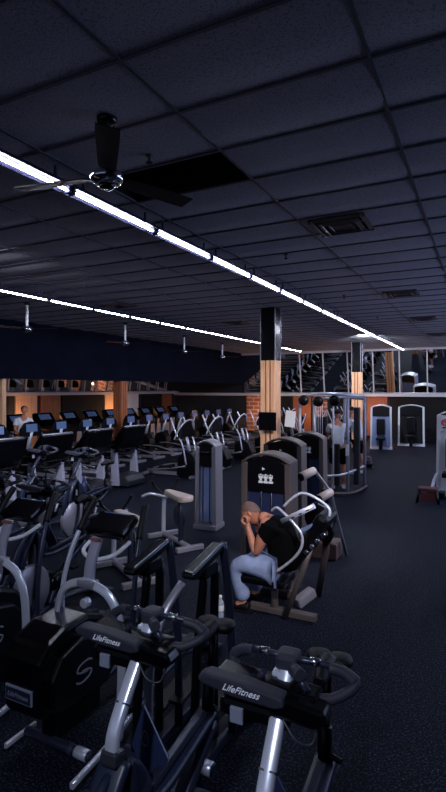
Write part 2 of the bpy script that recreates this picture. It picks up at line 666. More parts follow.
# ================================================================== CEILING THINGS
def strip(x, y_from, count, which, first=0, z=3.86):
    proto = None
    for q in range(count):
        y = y_from + q * 1.22
        if q < len(ORD):
            lab = 'white fluorescent batten in the %s ceiling light strip, %s from its near end' % (which, ORD[q])
        if proto is None:
            proto = thing('fluorescent_light', lab, 'ceiling light', (x, y, z), 0, 'battens of the %s light strip' % which)
            MB().prism([(-0.035, 0.085), (0.035, 0.085), (0.095, 0.035), (0.085, 0.030), (0.03, 0.058), (-0.03, 0.058), (-0.085, 0.030), (-0.095, 0.035)], -0.60, 0.60, 'Y').box((0, .45, .13), (.02, .02, .1)).box((0, -.45, .13), (.02, .02, .1)).build('housing', 'lens', proto)
            MB().cyl((0, -0.565, 0.03), (0, 0.565, 0.03), 0.0105, seg=12).build('tube', 'tube', proto)
            for s in (-1, 1):
                MB().box((0, s * 0.585, 0.036), (0.06, 0.03, 0.06), bev=0.004).build('lamp_holder', 'lens', proto)
        else:
            dup(proto, (x, y, z), 0, lab)


strip(-3.07, 2.62, 17, 'nearer')
strip(-7.2, 6.4, 13, 'farther')
strip(1.05, 5.5, 15, 'right-hand')


def ceiling_fan(loc, a0, label):
    t = thing('ceiling_fan', label, 'ceiling fan', loc, 0, 'ceiling fans')
    MB().lathe((0, 0, 0), [(0.015, 0.345), (0.06, 0.355), (0.065, 0.375), (0.068, 0.39), (0.05, 0.40), (0.015, 0.402)]).build('ceiling_canopy', 'gloss', t)
    MB().cyl((0, 0, 0.05), (0, 0, 0.36), 0.013).build('downrod', 'chrome', t)
    MB().lathe((0, 0, 0), [(0.02, -0.055), (0.07, -0.05), (0.105, -0.025), (0.112, 0.0), (0.10, 0.03), (0.05, 0.055), (0.02, 0.09), (0.015, 0.10)]).build('motor_housing', 'chrome', t)
    MB().lathe((0, 0, 0), [(0.005, -0.075), (0.045, -0.072), (0.055, -0.055)]).build('hub_cap', 'gloss', t)
    for k in range(3):
        a = a0 + k * 2 * PI / 3
        b = MB()
        d = Vector((math.cos(a), math.sin(a), 0))
        p = Vector((-d.y, d.x, 0))
        pts = []
        for (r, wl) in [(0.10, 0.035), (0.16, 0.055), (0.35, 0.062), (0.60, 0.068), (0.68, 0.066)]:
            pts.append((r, wl))
        top, bot = [], []
        for r, wl in pts:
            for lst, dz in ((top, 0.004), (bot, -0.004)):
                lst.append((b.bm.verts.new(d * r + p * wl + Vector((0, 0, dz - 0.012))), b.bm.verts.new(d * r - p * wl + Vector((0, 0, dz + 0.012)))))
        for i in range(len(pts) - 1):
            b.bm.faces.new((top[i][0], top[i][1], top[i + 1][1], top[i + 1][0]))
            b.bm.faces.new((bot[i][0], bot[i + 1][0], bot[i + 1][1], bot[i][1]))
            for s in (0, 1):
                b.bm.faces.new((top[i][s], top[i + 1][s], bot[i + 1][s], bot[i][s]))
        for i in (0, -1):
            b.bm.faces.new((top[i][0], bot[i][0], bot[i][1], top[i][1]))
        b.build('blade', 'black', t)
    return t


# the near fan: hub below the canopy, one blade towards the camera
f0 = ceiling_fan((-2.225, 2.68, 3.645), R(-50), 'black ceiling fan with chrome hub, the large one nearest the camera')
for (x, y, lb) in [(-8.5, 7.7, 'small ceiling fan hanging by the dark header, farthest left in the photo'),
                   (-8.75, 11.3, 'small ceiling fan by the dark header, second from the left of the photo'),
                   (-9.0, 14.8, 'small ceiling fan by the dark header, third from the left of the photo'),
                   (-9.2, 18.0, 'small ceiling fan by the dark header, nearest the tall wood column')]:
    t = thing('ceiling_fan', lb, 'ceiling fan', (x, y, 3.50), 0, 'ceiling fans')
    MB().lathe((0, 0, 0), [(0.02, 0.49), (0.05, 0.50), (0.055, 0.545), (0.02, 0.55)]).build('ceiling_canopy', 'gloss', t)
    MB().cyl((0, 0, 0.05), (0, 0, 0.52), 0.028).build('downrod', 'white', t)
    MB().lathe((0, 0, 0), [(0.02, -0.07), (0.08, -0.06), (0.11, -0.02), (0.10, 0.03), (0.03, 0.08)]).build('motor_housing', 'chrome', t)
    for q in range(3):
        a = R(20) + q * 2 * PI / 3
        MB().box((math.cos(a) * .38, math.sin(a) * .38, 0), (0.58, 0.12, 0.01), rot=(R(10), 0, a)).build('blade', 'gloss', t)


def vent(loc, label):
    t = thing('air_vent', label, 'air vent', loc, 0, 'ceiling air vents')
    m = MB()
    for q, (s, z) in enumerate([(0.60, -0.004), (0.44, -0.02), (0.30, -0.012)]):
        for dx, dy, lx, ly in [(-1, 0, .05, s), (1, 0, .05, s), (0, -1, s, .05), (0, 1, s, .05)]:
            m.box((dx * (s / 2 - .025), dy * (s / 2 - .025), z), (lx, ly, 0.012), rot=(R(25) * dy, -R(25) * dx, 0))
    m.build('louvre', 'taupe', t)
    MB().box((0, 0, -0.012), (0.2, 0.2, 0.012), bev=0.004).build('centre_plate', 'lens', t)
    MB().box((0, 0, 0.012), (0.56, 0.56, 0.01)).build('backing', 'void', t)


vent((-1.40, 5.62, CH - 0.01), 'square ceiling air vent nearest the camera, right of the bright light strip')
vent((-1.40, 10.1, CH - 0.01), 'square ceiling air vent at the right, second one from the camera')
vent((-1.40, 14.0, CH - 0.01), 'square ceiling air vent at the right, third one from the camera')
vent((-1.40, 18.2, CH - 0.01), 'square ceiling air vent at the right, farthest one, by the end mirror')
vent((-7.0, 8.8, CH - 0.01), 'square ceiling air vent just behind the farther light strip')
vent((-6.0, 12.6, CH - 0.01), 'small ceiling air vent between the two light strips, left of the column')


def sprinkler(loc, lb):
    t = thing('sprinkler', lb, 'sprinkler', loc, 0, 'ceiling sprinklers')
    MB().lathe((0, 0, 0), [(0.035, 0.0), (0.03, -0.012), (0.012, -0.018), (0.01, -0.05)], seg=12).build('escutcheon', 'taupe', t)
    MB().lathe((0, 0, 0), [(0.008, -0.045), (0.026, -0.058), (0.028, -0.066), (0.006, -0.07)], seg=12).build('deflector', 'dark', t)


for p, lb in [((-2.3, 3.27), 'small dark sprinkler on the ceiling beside the big ceiling fan'),
              ((-2.37, 6.5), 'small dark sprinkler on the ceiling left of the nearest air vent'),
              ((-2.41, 9.84), 'small dark sprinkler on the ceiling midway along the room'),
              ((-6.13, 6.78), 'small dark sprinkler between the two light strips at left'),
              ((-2.4, 13.2), 'small dark sprinkler far along the ceiling above the aisle')]:
    sprinkler((p[0], p[1], CH), lb)


# ================================================================== FOREGROUND UPRIGHT BIKES
def upright_bike(label, loc, rz=0, mast='silver', name='exercise_bike', text=True, group='exercise bikes in the front row'):
    """front towards -Y, origin on the floor below the handlebar head"""
    t = thing(name, label, 'exercise bike', loc, rz, group)
    # floor frame
    f = MB()
    f.box((0, -0.33, 0.05), (0.50, 0.07, 0.06), bev=0.015)
    f.box((0, 0.72, 0.05), (0.46, 0.07, 0.06), bev=0.015)
    f.band([(0, -0.33, 0.07), (0, 0.1, 0.14), (0, 0.72, 0.07)], 0.07, 0.05, smooth=5)
    f.band([(0, 0.52, 0.62), (0, 0.30, 0.50), (0, 0.08, 0.30), (0, -0.02, 0.14)], 0.075, 0.06, smooth=4)
    f.build('base_frame', 'slate', t)
    tt = MB().band([(0.0, 0.50, 0.69), (0, 0.3, 0.665), (0, 0.05, 0.64), (0.0, -0.12, 0.66)], 0.10, 0.045, smooth=4)
    tt.build('top_tube', 'navy', t)
    r_ = MB().box((0.0, 0.20, 0.70), (0.045, 0.46, 0.03), rot=(R(4), 0, 0), bev=0.01)
    r_.build('adjuster_rail', 'slate', t)
    # flywheel with guard
    fw = MB().lathe((0, 0, 0), [(0.05, -0.03), (0.24, -0.03), (0.25, -0.02), (0.25, 0.02), (0.24, 0.03), (0.05, 0.03)], seg=32, axis='X')
    fw.build('flywheel', 'silver_dim', t, (0, -0.27, 0.36))
    pts = [(0, -0.25 + 0.20 * math.cos(a), 0.52 + 0.34 * math.sin(a)) for a in [R(195 - 14 * q) for q in range(13)]]
    MB().band(pts, 0.11, 0.04, up=(1, 0, 0)).build('wheel_guard', 'navy', t)
    g = MB()
    g.band([(0, -0.235, 0.93), (0, -0.30, 0.86), (0, -0.36, 0.76), (0, -0.40, 0.62)], 0.12, 0.04, up=(0, -1, 1), smooth=4)
    g.build('front_cover', 'navy', t)
    # two fork blades
    for s in (-1, 1):
        MB().band([(s * 0.03, -0.215, 0.92), (s * 0.04, -0.20, 0.80), (s * 0.05, -0.22, 0.42), (s * .05, -0.33, 0.07)], 0.045, 0.03, smooth=4).build('fork_blade', 'slate', t)
    # mast: leans forward on its way down
    MB().band([(0, 0.0, 1.34), (0, -0.09, 1.24), (0, -0.19, 1.12), (0, -0.255, 1.02), (0, -0.26, 0.93)], 0.05, 0.036, up=(0, -1, 0.6), smooth=5).build('mast', mast, t)
    MB().box((0, -0.195, 1.105), (0.052, 0.045, 0.006), rot=(R(-40), 0, 0)).build('mast_seam', 'dark', t)
    MB().box((0, -0.26, 0.955), (0.07, 0.06, 0.05), rot=(R(-15), 0, 0), bev=0.012).build('mast_collar', 'dark', t)
    # emblem plate between mast and top tube
    sh = MB()
    sh.prism([(-0.09, 0.93), (0.03, 0.74), (-0.05, 0.59), (-0.15, 0.75)], 0.065, 0.08, 'Y', bev=0.004)
    shp = sh.build('shield_plate', 'towerblue', t)
    e = MB()
    e.tube([(-0.075 + 0.016 * math.cos(a), 0.060, 0.80 + 0.030 * math.sin(a)) for a in [2 * PI * q / 16 for q in range(16)]], 0.004, closed=True, seg=6)
    e.tube([(-0.082, 0.060, 0.812), (-0.07, 0.060, 0.804), (-0.08, 0.060, 0.796), (-0.068, 0.060, 0.788)], 0.003, seg=6)
    e.build('emblem', 'inkgrey', shp)
    # handlebar head and loops
    hd = MB().box((0, 0.0, 1.35), (0.075, 0.075, 0.055), bev=0.016)
    hd.cyl((0.03, -0.045, 1.345), (0.065, -0.085, 1.352), 0.021)
    hd.build('handlebar_clamp', 'grip', t)
    for s in (-1, 1):
        h = MB()
        L = [(s * 0.02, 0.0, 1.355), (s * 0.10, 0.012, 1.352), (s * 0.165, 0.035, 1.335), (s * 0.213, 0.040, 1.308), (s * 0.205, 0.015, 1.288), (s * 0.15, -0.03, 1.268), (s * 0.10, -0.055, 1.275), (s * 0.06, -0.07, 1.33)]
        h.tube(L, 0.011, smooth=2)
        ho = h.build('handlebar', 'slate', t)
        h2 = MB()
        h2.tube([L[2], L[3], L[4], L[5], L[6]], 0.0175, smooth=2)
        h2.tube([(s * 0.13, 0.016, 1.342), (s * 0.175, 0.030, 1.33), (s * 0.21, 0.032, 1.305)], 0.018, smooth=4)
        h2.build('grip', 'grip', ho)
        MB().cyl((s * 0.07, 0.006, 1.357), (s * 0.105, 0.012, 1.353), 0.0135).build('pulse_sensor', 'chrome', ho)
    # console seen from its back: long bar with lettering
    c = MB()
    face = [(-0.262, 1.312), (-0.235, 1.325), (-0.10, 1.322), (0.03, 1.306), (0.035, 1.278), (0.0, 1.266), (-0.14, 1.270), (-0.245, 1.288), (-0.262, 1.295)]
    c.prism(face, -0.155, -0.10, 'Y', bev=0.01)
    co = c.build('console_back', 'grip', t)
    MB().prism([(0.03, 1.30), (0.15, 1.285), (0.165, 1.25), (0.12, 1.225), (-0.02, 1.235), (-0.02, 1.29)], -0.14, -0.06, 'Y', bev=0.012).build('console_shell', 'gloss', t)
    MB().prism([(-0.22, 1.315), (0.12, 1.30), (0.12, 1.27), (-0.22, 1.28)], -0.10, -0.02, 'Y', bev=0.01).build('console_screen', 'gloss', t)
    MB().box((-0.13, -0.135, 1.205), (0.045, 0.012, 0.05), bev=0.003).build('serial_tag', 'label', t)
    MB().box((-0.08, -0.09, 1.215), (0.24, 0.07, 0.06), bev=0.02).build('console_tray', 'black', t)
    MB().tube([(0.02, -0.13, 1.235), (0.07, -0.15, 1.19), (0.115, -0.13, 1.18), (0.13, -0.10, 1.24)], 0.004, smooth=5, seg=6).build('cable', 'dark', t)
    if text:
        mt = Matrix.Translation((-0.11, -0.157, 1.297)) @ Matrix.Rotation(R(90), 4, 'X') @ Matrix.Rotation(R(-1), 4, 'Z')
        text_part('lettering', 'LifeFitness', 0.030, 'inkwhite', co, mt, shear=0.5, bold=0.0002)
    MB().box((-0.02, -0.02, 1.29), (0.05, 0.05, 0.06), bev=0.008).build('console_bracket', 'silver' if mast == 'silver' else 'dark', t)
    # saddle
    s_ = MB()
    for sx in (-1, 1):
        s_.lathe((sx * 0.045, 0.58, 1.075), [(0.004, -0.03), (0.04, -0.025), (0.058, 0.0), (0.053, 0.016), (0.035, 0.025), (0.004, 0.028)], seg=18)
    s_.tube([(0, 0.55, 1.075), (0, 0.47, 1.075), (0, 0.40, 1.06)], lambda u: 0.045 - 0.02 * u, smooth=4)
    s_.build('saddle', 'rubber', t)
    p = MB().cyl((0, 0.55, 1.05), (0, 0.50, 0.80), 0.018)
    p.build('seat_post', 'gloss', t)
    MB().cyl((0, 0.505, 0.83), (0, 0.475, 0.60), 0.030).build('seat_tube', 'black', t)
    MB().cyl((0.02, 0.49, 0.72), (0.075, 0.47, 0.72), 0.012).build('adjuster_knob', 'dark', t)
    MB().lathe((0, 0.12, 0.32), [(0.02, -0.04), (0.10, -0.035), (0.12, 0.0), (0.10, 0.035), (0.02, 0.04)], seg=24, axis='X').build('chain_guard', 'gloss', t)
    for s in (-1, 1):
        cr = MB().band([(s * 0.07, 0.12, 0.32), (s * 0.075, 0.12 + s * 0.06, 0.32 + s * 0.15)], 0.03, 0.016, up=(1, 0, 0)).build('crank', 'silver', t)
        MB().box((s * 0.13, 0.12 + s * 0.06, 0.32 + s * 0.15), (0.10, 0.09, 0.025), bev=0.006).build('pedal', 'black', cr)
    return t


bikeB = upright_bike('silver-masted exercise bike, lettered console, nearest in the photo at bottom centre-right', (-0.585, 1.63, 0), R(2))
dup(bikeB, (-1.18, 1.70, 0), R(2), 'silver-masted exercise bike just left of the bottom-centre one, blue front plate in view')


# ================================================================== ELLIPTICAL TRAINERS (black shroud, silver hoop)
def elliptical(label, loc, rz=0, detail=True, group='elliptical trainers with silver hoops'):
    """front towards -Y; origin on the floor under the middle of the hoop"""
    t = thing('elliptical_trainer', label, 'elliptical trainer', loc, rz, group)
    out = [(-0.20, 0.27), (-0.31, 0.31), (-0.33, 0.50), (-0.31, 0.63), (-0.24, 0.72), (-0.10, 0.775), (0.10, 0.78), (0.25, 0.72), (0.36, 0.58), (0.38, 0.40), (0.30, 0.25)]
    sh = MB().prism(out, -0.33, -0.03, 'X', bev=0.03)
    so = sh.build('drive_shroud', 'gloss', t)
    MB().box((-0.15, 0.08, 0.16), (0.10, 0.45, 0.22), bev=0.02).build('drive_pedestal', 'black', t)
    MB().prism([(-0.18, 0.30), (-0.26, 0.36), (-0.26, 0.52), (-0.18, 0.63), (0.0, 0.68), (0.18, 0.64), (0.29, 0.52), (0.31, 0.38), (0.24, 0.29)], -0.03, 0.02, 'X', bev=0.015).build('side_cover', 'black', t)
    if detail:
        # S shaped swoosh
        e = MB()
        s1 = sm([(0.026, 0.07, 0.515), (0.026, 0.03, 0.53), (0.026, -0.04, 0.52), (0.026, -0.065, 0.49), (0.026, -0.03, 0.47), (0.026, 0.03, 0.462)], 5)
        s2 = sm([(0.026, -0.07, 0.425), (0.026, -0.03, 0.408), (0.026, 0.04, 0.42), (0.026, 0.065, 0.452), (0.026, 0.03, 0.470), (0.026, -0.02, 0.478)], 5)
        e.band(s1, 0.013, 0.006, up=(1, 0, 0)).band(s2, 0.013, 0.006, up=(1, 0, 0))
        e.build('swoosh_emblem', 'inkgrey', so)
        pl = MB().box((-0.18, -0.333, 0.44), (0.22, 0.012, 0.09), bev=0.004).build('name_plate', 'label', so)
        MB().box((-0.18, -0.341, 0.44), (0.20, 0.006, 0.068)).build('plate_field', 'navy', pl)
        mt = Matrix.Translation((-0.18, -0.346, 0.44)) @ Matrix.Rotation(R(90), 4, 'X')
        text_part('lettering', 'LifeFitness', 0.040, 'inkgrey', pl, mt, shear=0.35, bold=0.0006)
    # floor tube with long foot bars
    b = MB().cyl((-0.33, -0.14, 0.07), (0.19, -0.14, 0.07), 0.030)
    bo = b.build('floor_tube', 'slate', t)
    MB().cyl((0.085, -0.14, 0.07), (0.18, -0.14, 0.07), 0.0335).build('silver_sleeve', 'silver', bo)
    MB().cyl((0.03, -0.14, 0.07), (0.065, -0.14, 0.07), 0.0325).build('white_sleeve', 'lens', bo)
    MB().band([(-0.38, -0.26, 0.03), (-0.38, -0.02, 0.03)], 0.025, 0.035).build('foot_bar', 'silver', t)
    MB().band([(0.22, -0.32, 0.03), (0.21, 0.05, 0.06), (0.18, 0.42, 0.12)], 0.03, 0.04, smooth=3).build('foot_bar', 'silver', t)
    for s in (-1, 1):
        MB().tube([(s * 0.18, 0.25, 0.12), (s * 0.20, 0.9, 0.20), (s * 0.2, 1.35, 0.10)], 0.022, smooth=4).build('pedal_rail', 'slate', t)
        MB().box((s * 0.19, 0.95, 0.25), (0.13, 0.36, 0.03), bev=0.012).build('foot_pedal', 'rubber', t)
    MB().box((0, 1.40, 0.04), (0.55, 0.07, 0.06), bev=0.01).build('rear_stabilizer', 'slate', t)
    # hoop
    hp = [(-0.25, 0.07, 0.06), (-0.265, 0.06, 0.45), (-0.26, 0.05, 0.76), (-0.20, 0.05, 0.93), (-0.06, 0.05, 1.0), (0.06, 0.05, 1.0), (0.19, 0.05, 0.94), (0.265, 0.05, 0.78), (0.27, 0.06, 0.45), (0.24, 0.07, 0.06)]
    MB().band(hp, 0.055, 0.028, up=(0, 0.05, 1), smooth=5).build('hoop_frame', 'silver', t)
    MB().box((0.0, 0.06, 1.0), (0.14, 0.075, 0.05), bev=0.018).build('hoop_joint', 'silver_dim', t)
    # neck and console
    MB().band([(0.0, 0.07, 0.99), (0.005, 0.08, 1.12), (0.03, 0.12, 1.28)], 0.075, 0.04, up=(0, -1, 0), smooth=4).build('neck', 'lav', t)
    MB().box((0.03, 0.105, 1.272), (0.07, 0.05, 0.02), rot=(R(-20), 0, 0)).build('neck_label', 'pot', t)
    c = MB().box((0.03, 0.26, 1.33), (0.32, 0.20, 0.06), rot=(R(28), 0, 0), bev=0.02)
    c.build('console', 'gloss', t)
    MB().box((0.03, 0.273, 1.366), (0.22, 0.12, 0.008), rot=(R(28), 0, 0)).build('console_screen', 'screen', t)
    for s in (-1, 1):
        h = MB().tube([(s * 0.27, 0.16, 0.45), (s * 0.30, 0.14, 0.85), (s * 0.27, 0.22, 1.18), (s * 0.22, 0.38, 1.45)], 0.017, smooth=5)
        ho = h.build('moving_handle', 'silver' if s < 0 else 'slate', t)
        MB().tube([(s * 0.255, 0.26, 1.26), (s * 0.24, 0.32, 1.37), (s * 0.22, 0.385, 1.46)], 0.024, smooth=4).build('grip', 'rubber', ho)
        g = MB().tube([(s * 0.03, 0.11, 1.14), (s * 0.13, 0.16, 1.17), (s * 0.15, 0.30, 1.22)], 0.014, smooth=4).build('fixed_handle', 'white', t)
    MB().cyl((0.03, 0.03, 0.90), (0.03, -0.02, 0.90), 0.03).build('pivot_cap', 'silver', t)
    return t


C0 = elliptical('black elliptical trainer with big lettered shroud and silver hoop, front left', (-2.28, 2.50, 0))
dup(C0, (-3.16, 2.55, 0), 0, 'elliptical trainer cut by the left edge, only its silver hoop and handle showing')


# ================================================================== STEPPERS WITH SLAB CONSOLES (between front row and the seated man)
def slab_machine(label, loc, rz=0):
    t = thing('stepper', label, 'stepper', loc, rz, 'steppers with slim black consoles')
    MB().prism([(-0.20, 1.19), (-0.19, 1.215), (0.17, 1.285), (0.19, 1.278), (0.16, 1.235), (-0.13, 1.165), (-0.19, 1.17)], -0.040, 0.040, 'X', bev=0.012).build('console', 'gloss', t)
    MB().band([(0.034, -0.18, 1.220), (0.034, 0.16, 1.287)], 0.010, 0.006, up=(1, 0, 0)).build('console_trim', 'silver', t)
    MB().box((0, 0.02, 1.17), (0.08, 0.16, 0.10), bev=0.02).build('console_neck', 'black', t)
    MB().band([(-0.02, -0.22, 1.16), (-0.06, -0.36, 1.02), (-0.08, -0.44, 0.80), (-0.08, -0.46, 0.50), (-0.06, -0.44, 0.08)], 0.045, 0.03, up=(0, -1, 0), smooth=5).build('front_arc', 'silver_dim', t)
    MB().tube([(0.0, 0.0, 1.15), (-0.02, -0.05, 0.7), (-0.02, -0.1, 0.10)], 0.028, smooth=4).build('post', 'black', t)
    MB().tube([(0.02, 0.10, 1.18), (0.0, 0.12, 0.7), (0.0, 0.12, 0.10)], 0.028, smooth=4).build('post', 'black', t)
    MB().band([(0.02, 0.20, 1.28), (0.04, 0.23, 1.0), (0.06, 0.25, 0.6), (0.06, 0.26, 0.06)], 0.05, 0.035, up=(0, -1, 0), smooth=4).build('rear_post', 'slate', t)
    b = MB().cyl((-0.10, -0.10, 0.07), (0.12, -0.10, 0.07), 0.036)
    b.box((0, 0.05, 0.05), (0.10, 1.0, 0.06), bev=0.01)
    b.box((0, 0.52, 0.04), (0.25, 0.07, 0.06), bev=0.01).box((0, -0.47, 0.04), (0.22, 0.07, 0.06), bev=0.01)
    bo = b.build('base_frame', 'slate', t)
    MB().cyl((0.04, -0.10, 0.07), (0.11, -0.10, 0.07), 0.040).build('silver_sleeve', 'silver', bo)
    for s in (-1, 1):
        MB().box((s * 0.07, 0.34, 0.22 + s * .04), (0.10, 0.30, 0.03), rot=(R(8), 0, 0), bev=0.01).build('foot_pedal', 'rubber', t)
    return t


E0 = slab_machine('slim black stepper with tilted slab console and grey rear post, left of the seated man', (-1.50, 2.70, 0))
dup(E0, (-1.84, 2.60, 0), 0, 'slim black stepper whose tilted console shows above the silver hoop, just behind the front row', skip=('front_arc',))

# ------------------------------------------------------------------ black bikes of the second and third rows
blk = upright_bike('dark exercise bike in the second row, behind the front ellipticals, rightmost', (-3.80, 3.72, 0), R(4), mast='slate', text=False, group='dark exercise bikes behind the front row')
for (x, y, rz, lb) in [(-4.55, 3.80, 6, 'dark exercise bike in the second row, second from the right'),
                       (-5.3, 3.9, 0, 'dark exercise bike in the second row, third from the right')]:
    dup(blk, (x, y, 0), R(rz), lb)
dup(blk, (-5.35, 5.95, 0), R(3), 'dark exercise bike standing alone before the nearest treadmills, nearer the left edge')
dup(blk, (-6.1, 5.9, 0), R(-3), 'dark exercise bike before the nearest treadmills, cut by the left edge')


# ================================================================== PLATE MACHINE WITH BEIGE ROLLER PADS
def pad_machine(label, loc, rz=0):
    """bench end at origin +X; beige tapered bench pad at 0.6 m"""
    t = thing('bench_machine', label, 'exercise machine', loc, rz, 'machines with beige bench pads')
    f = MB()
    f.cyl((-0.75, 0, 0.05), (0.10, 0, 0.05), 0.038)
    f.box((0.10, 0, 0.04), (0.07, 0.42, 0.07), bev=0.012).box((-0.75, 0, 0.04), (0.07, 0.50, 0.07), bev=0.012)
    f.build('base_frame', 'silver_dim', t)
    MB().cyl((-0.18, 0, 0.05), (-0.18, 0, 0.67), 0.035).build('post', 'slate', t)
    MB().band([(-0.75, 0, 0.05), (-0.72, 0, 0.60), (-0.62, 0, 0.66)], 0.06, 0.045, up=(1, 0, 0), smooth=4).build('rear_post', 'silver', t)
    out = [(-0.62, -0.05), (-0.30, -0.10), (-0.02, -0.125), (0.04, -0.08), (0.05, 0.0), (0.04, 0.08), (-0.02, 0.125), (-0.30, 0.10), (-0.62, 0.05)]
    MB().prism(out, 0.66, 0.745, 'Z', bev=0.03).build('bench_pad', 'pad', t)
    for s in (-1, 1):
        MB().tube([(-0.62, 0, 0.62), (-0.80, s * 0.18, 0.66), (-0.95, s * 0.26, 0.60)], 0.022, smooth=4).build('handle', 'silver', t)
        MB().tube([(-0.66, 0, 0.62), (-0.70, s * 0.16, 0.78), (-0.68, s * 0.22, 0.88)], 0.018, smooth=4).build('handle', 'black', t)
    MB().lathe((-0.45, 0.12, 0.36), [(0.02, -0.02), (0.16, -0.02), (0.16, 0.02), (0.02, 0.02)], seg=24, axis='Y').build('cam_disc', 'dark', t)
    return t


pad_machine('bench machine with beige tapered pad the nearer of the two pads', (-3.59, 4.84, 0), R(-31))
pad_machine('bench machine with beige tapered pad in front of the low silver-framed tower', (-3.74, 6.21, 0), R(-31))


# ================================================================== SELECTOR TOWERS
def tower(label, loc, rz=0, w_=0.60, h_=1.53, frame='taupe', face='towerblue', icons=True, d=0.30, name='weight_tower'):
    """front towards -Y; origin at floor centre"""
    t = thing(name, label, 'weight machine', loc, rz, 'weight stack towers')
    a = w_ / 2
    arch = [(-a + 0.02, h_ - 0.10), (-a * 0.55, h_ - 0.035), (0, h_), (a * 0.55, h_ - 0.035), (a - 0.02, h_ - 0.10)]
    for s in (-1, 1):
        MB().prism([(s * a, 0.04), (s * (a - 0.07), 0.04), (s * (a - 0.085), h_ - 0.10), (s * (a - 0.015), h_ - 0.085)], -d / 2, d / 2, 'Y', bev=0.012).build('side_post', frame, t)
    top = sm([(x, 0, z) for x, z in arch], 4)
    MB().band(top, d + 0.02, 0.035, up=(0, 0, 1)).build('top_arch', frame, t)
    inner = [(p.x * 0.94, p.z - 0.03) for p in top]
    MB().prism(inner + [(a - 0.09, h_ - 0.42), (-a + 0.09, h_ - 0.42)], -d / 2 + 0.02, d / 2 - 0.02, 'Y', bev=0.006).build('head_cover', 'black', t)
    MB().box((0, -d / 2 + 0.06, (h_ - 0.42) / 2 + 0.06), (w_ - 0.16, 0.02, h_ - 0.54)).build('front_panel', face, t)
    MB().box((0, d / 2 - 0.05, (h_ - 0.42) / 2 + 0.06), (w_ - 0.16, 0.02, h_ - 0.54)).build('rear_panel', face, t)
    for s in (-1, 1):
        MB().cyl((s * 0.06, -d / 2 + 0.035, 0.1), (s * 0.06, -d / 2 + 0.035, h_ - 0.40), 0.008, seg=8).build('guide_rod', 'slate', t)
    MB().box((0, 0, 0.04), (w_ + 0.02, d + 0.08, 0.08), bev=0.015).build('base', frame, t)
    if icons:
        e = MB()
        y = -d / 2 + 0.012
        for q in (-1, 0, 1):
            cx_ = q * 0.058
            z0 = h_ - 0.26
            e.box((cx_, y, z0 - 0.01), (0.026, 0.008, 0.05)).box((cx_, y, z0 + 0.03), (0.016, 0.008, 0.018))
            e.box((cx_ - 0.02, y, z0 + 0.012), (0.008, 0.008, 0.04)).box((cx_ + 0.02, y, z0 + 0.012), (0.008, 0.008, 0.04))
            e.box((cx_, y, z0 - 0.05), (0.05, 0.008, 0.022))
        e.build('muscle_chart', 'inkwhite', t)
        MB().prism([(-0.04, h_ - 0.15), (-0.005, h_ - 0.165), (-0.04, h_ - 0.18)], y - 0.004, y + 0.004, 'Y').build('arrow_mark', 'inkwhite', t)
    return t


T1 = tower('wide black weight tower with white muscle chart, directly behind the seated man', (-2.17, 5.42, 0), R(3))
dup(T1, (-2.62, 7.15, 0), R(3), 'black weight tower with white muscle chart, middle one of the three in line')
dup(T1, (-2.62, 8.25, 0), R(3), 'black weight tower with arched top, rearmost of the three in line', skip=('arrow_mark',))
T4 = tower('narrow silver-framed weight tower with pale blue panel, left of the columns', (-4.0, 7.35, 0), R(5), w_=0.38, h_=1.42, frame='silver_dim', face='paleblue', icons=False)
MB().prism([(-0.1, 1.25), (0.1, 1.25), (0.08, 1.19), (-0.08, 1.19)], -0.16, -0.12, 'Y', bev=0.01).build('handle_recess', 'gloss', T4)
T5 = tower('blue-panelled weight machine with curved silver frame at the end of the aisle', (-3.5, 20.0, 0), R(8), w_=0.78, h_=1.65, frame='silver', face='paleblue', icons=False, d=0.5)
T6 = tower('black weight machine with two bright white uprights at the end of the aisle', (-2.62, 21.6, 0), R(5), w_=1.0, h_=1.62, frame='white', face='void', icons=False, d=0.4)
for T in (T5, T6):
    MB().box((0, -0.45, 0.42), (0.34, 0.40, 0.10), bev=0.03).box((0, -0.45, 0.2), (0.12, 0.12, 0.38)).build('seat', 'black', T)
    MB().box((0, -0.30, 0.85), (0.30, 0.10, 0.6), bev=0.03).build('backrest', 'black', T)
T7 = tower('white-fronted weight machine with a red emblem at the right edge', (-0.62, 11.95, 0), R(0), w_=0.62, h_=1.78, frame='white', face='white', icons=False, d=0.4)
MB().box((0, -0.19, 1.53), (0.54, 0.03, 0.34), bev=0.01).build('sign_plate', 'white', T7)
e = MB().tube([(-0.12 + 0.075 * math.cos(a), -0.215, 1.55 + 0.06 * math.sin(a)) for a in [2 * PI * q / 18 for q in range(18)]], 0.016, closed=True, seg=6)
e.tube([(-0.17, -0.215, 1.55), (-0.12, -0.215, 1.57), (-0.07, -0.215, 1.55)], 0.012, smooth=4, seg=6)
e.build('red_emblem', 'red', T7)
MB().box((-0.10, -0.215, 1.44), (0.16, 0.008, 0.03)).build('lettering_band', 'dark', T7)
MB().box((0, -0.50, 0.50), (0.34, 0.38, 0.10), bev=0.03).box((0, -0.45, 0.25), (0.1, 0.1, 0.44)).build('seat', 'black', T7)
MB().box((0.02, -0.32, 0.92), (0.28, 0.10, 0.62), bev=0.03).build('backrest', 'black', T7)
MB().tube([(-0.3, -0.2, 0.45), (-0.34, -0.35, 0.32), (-0.38, -0.48, 0.12)], 0.035, smooth=4).build('lever_arm', 'silver', T7)
MB().box((-0.30, -0.45, 0.07), (0.36, 0.26, 0.12), bev=0.02).build('foot_plate', 'black', T7)


# ================================================================== PRESS MACHINE BEHIND THE SEATED MAN
pm = thing('chest_press', 'grey-framed press machine with silver hoop backrest and roller pads, holding the seated man', 'weight machine', (-1.62, 4.95, 0), 0)
X0, YY = -1.62, 4.95


def L(x, y, z):
    return (x - X0, y - YY, z)


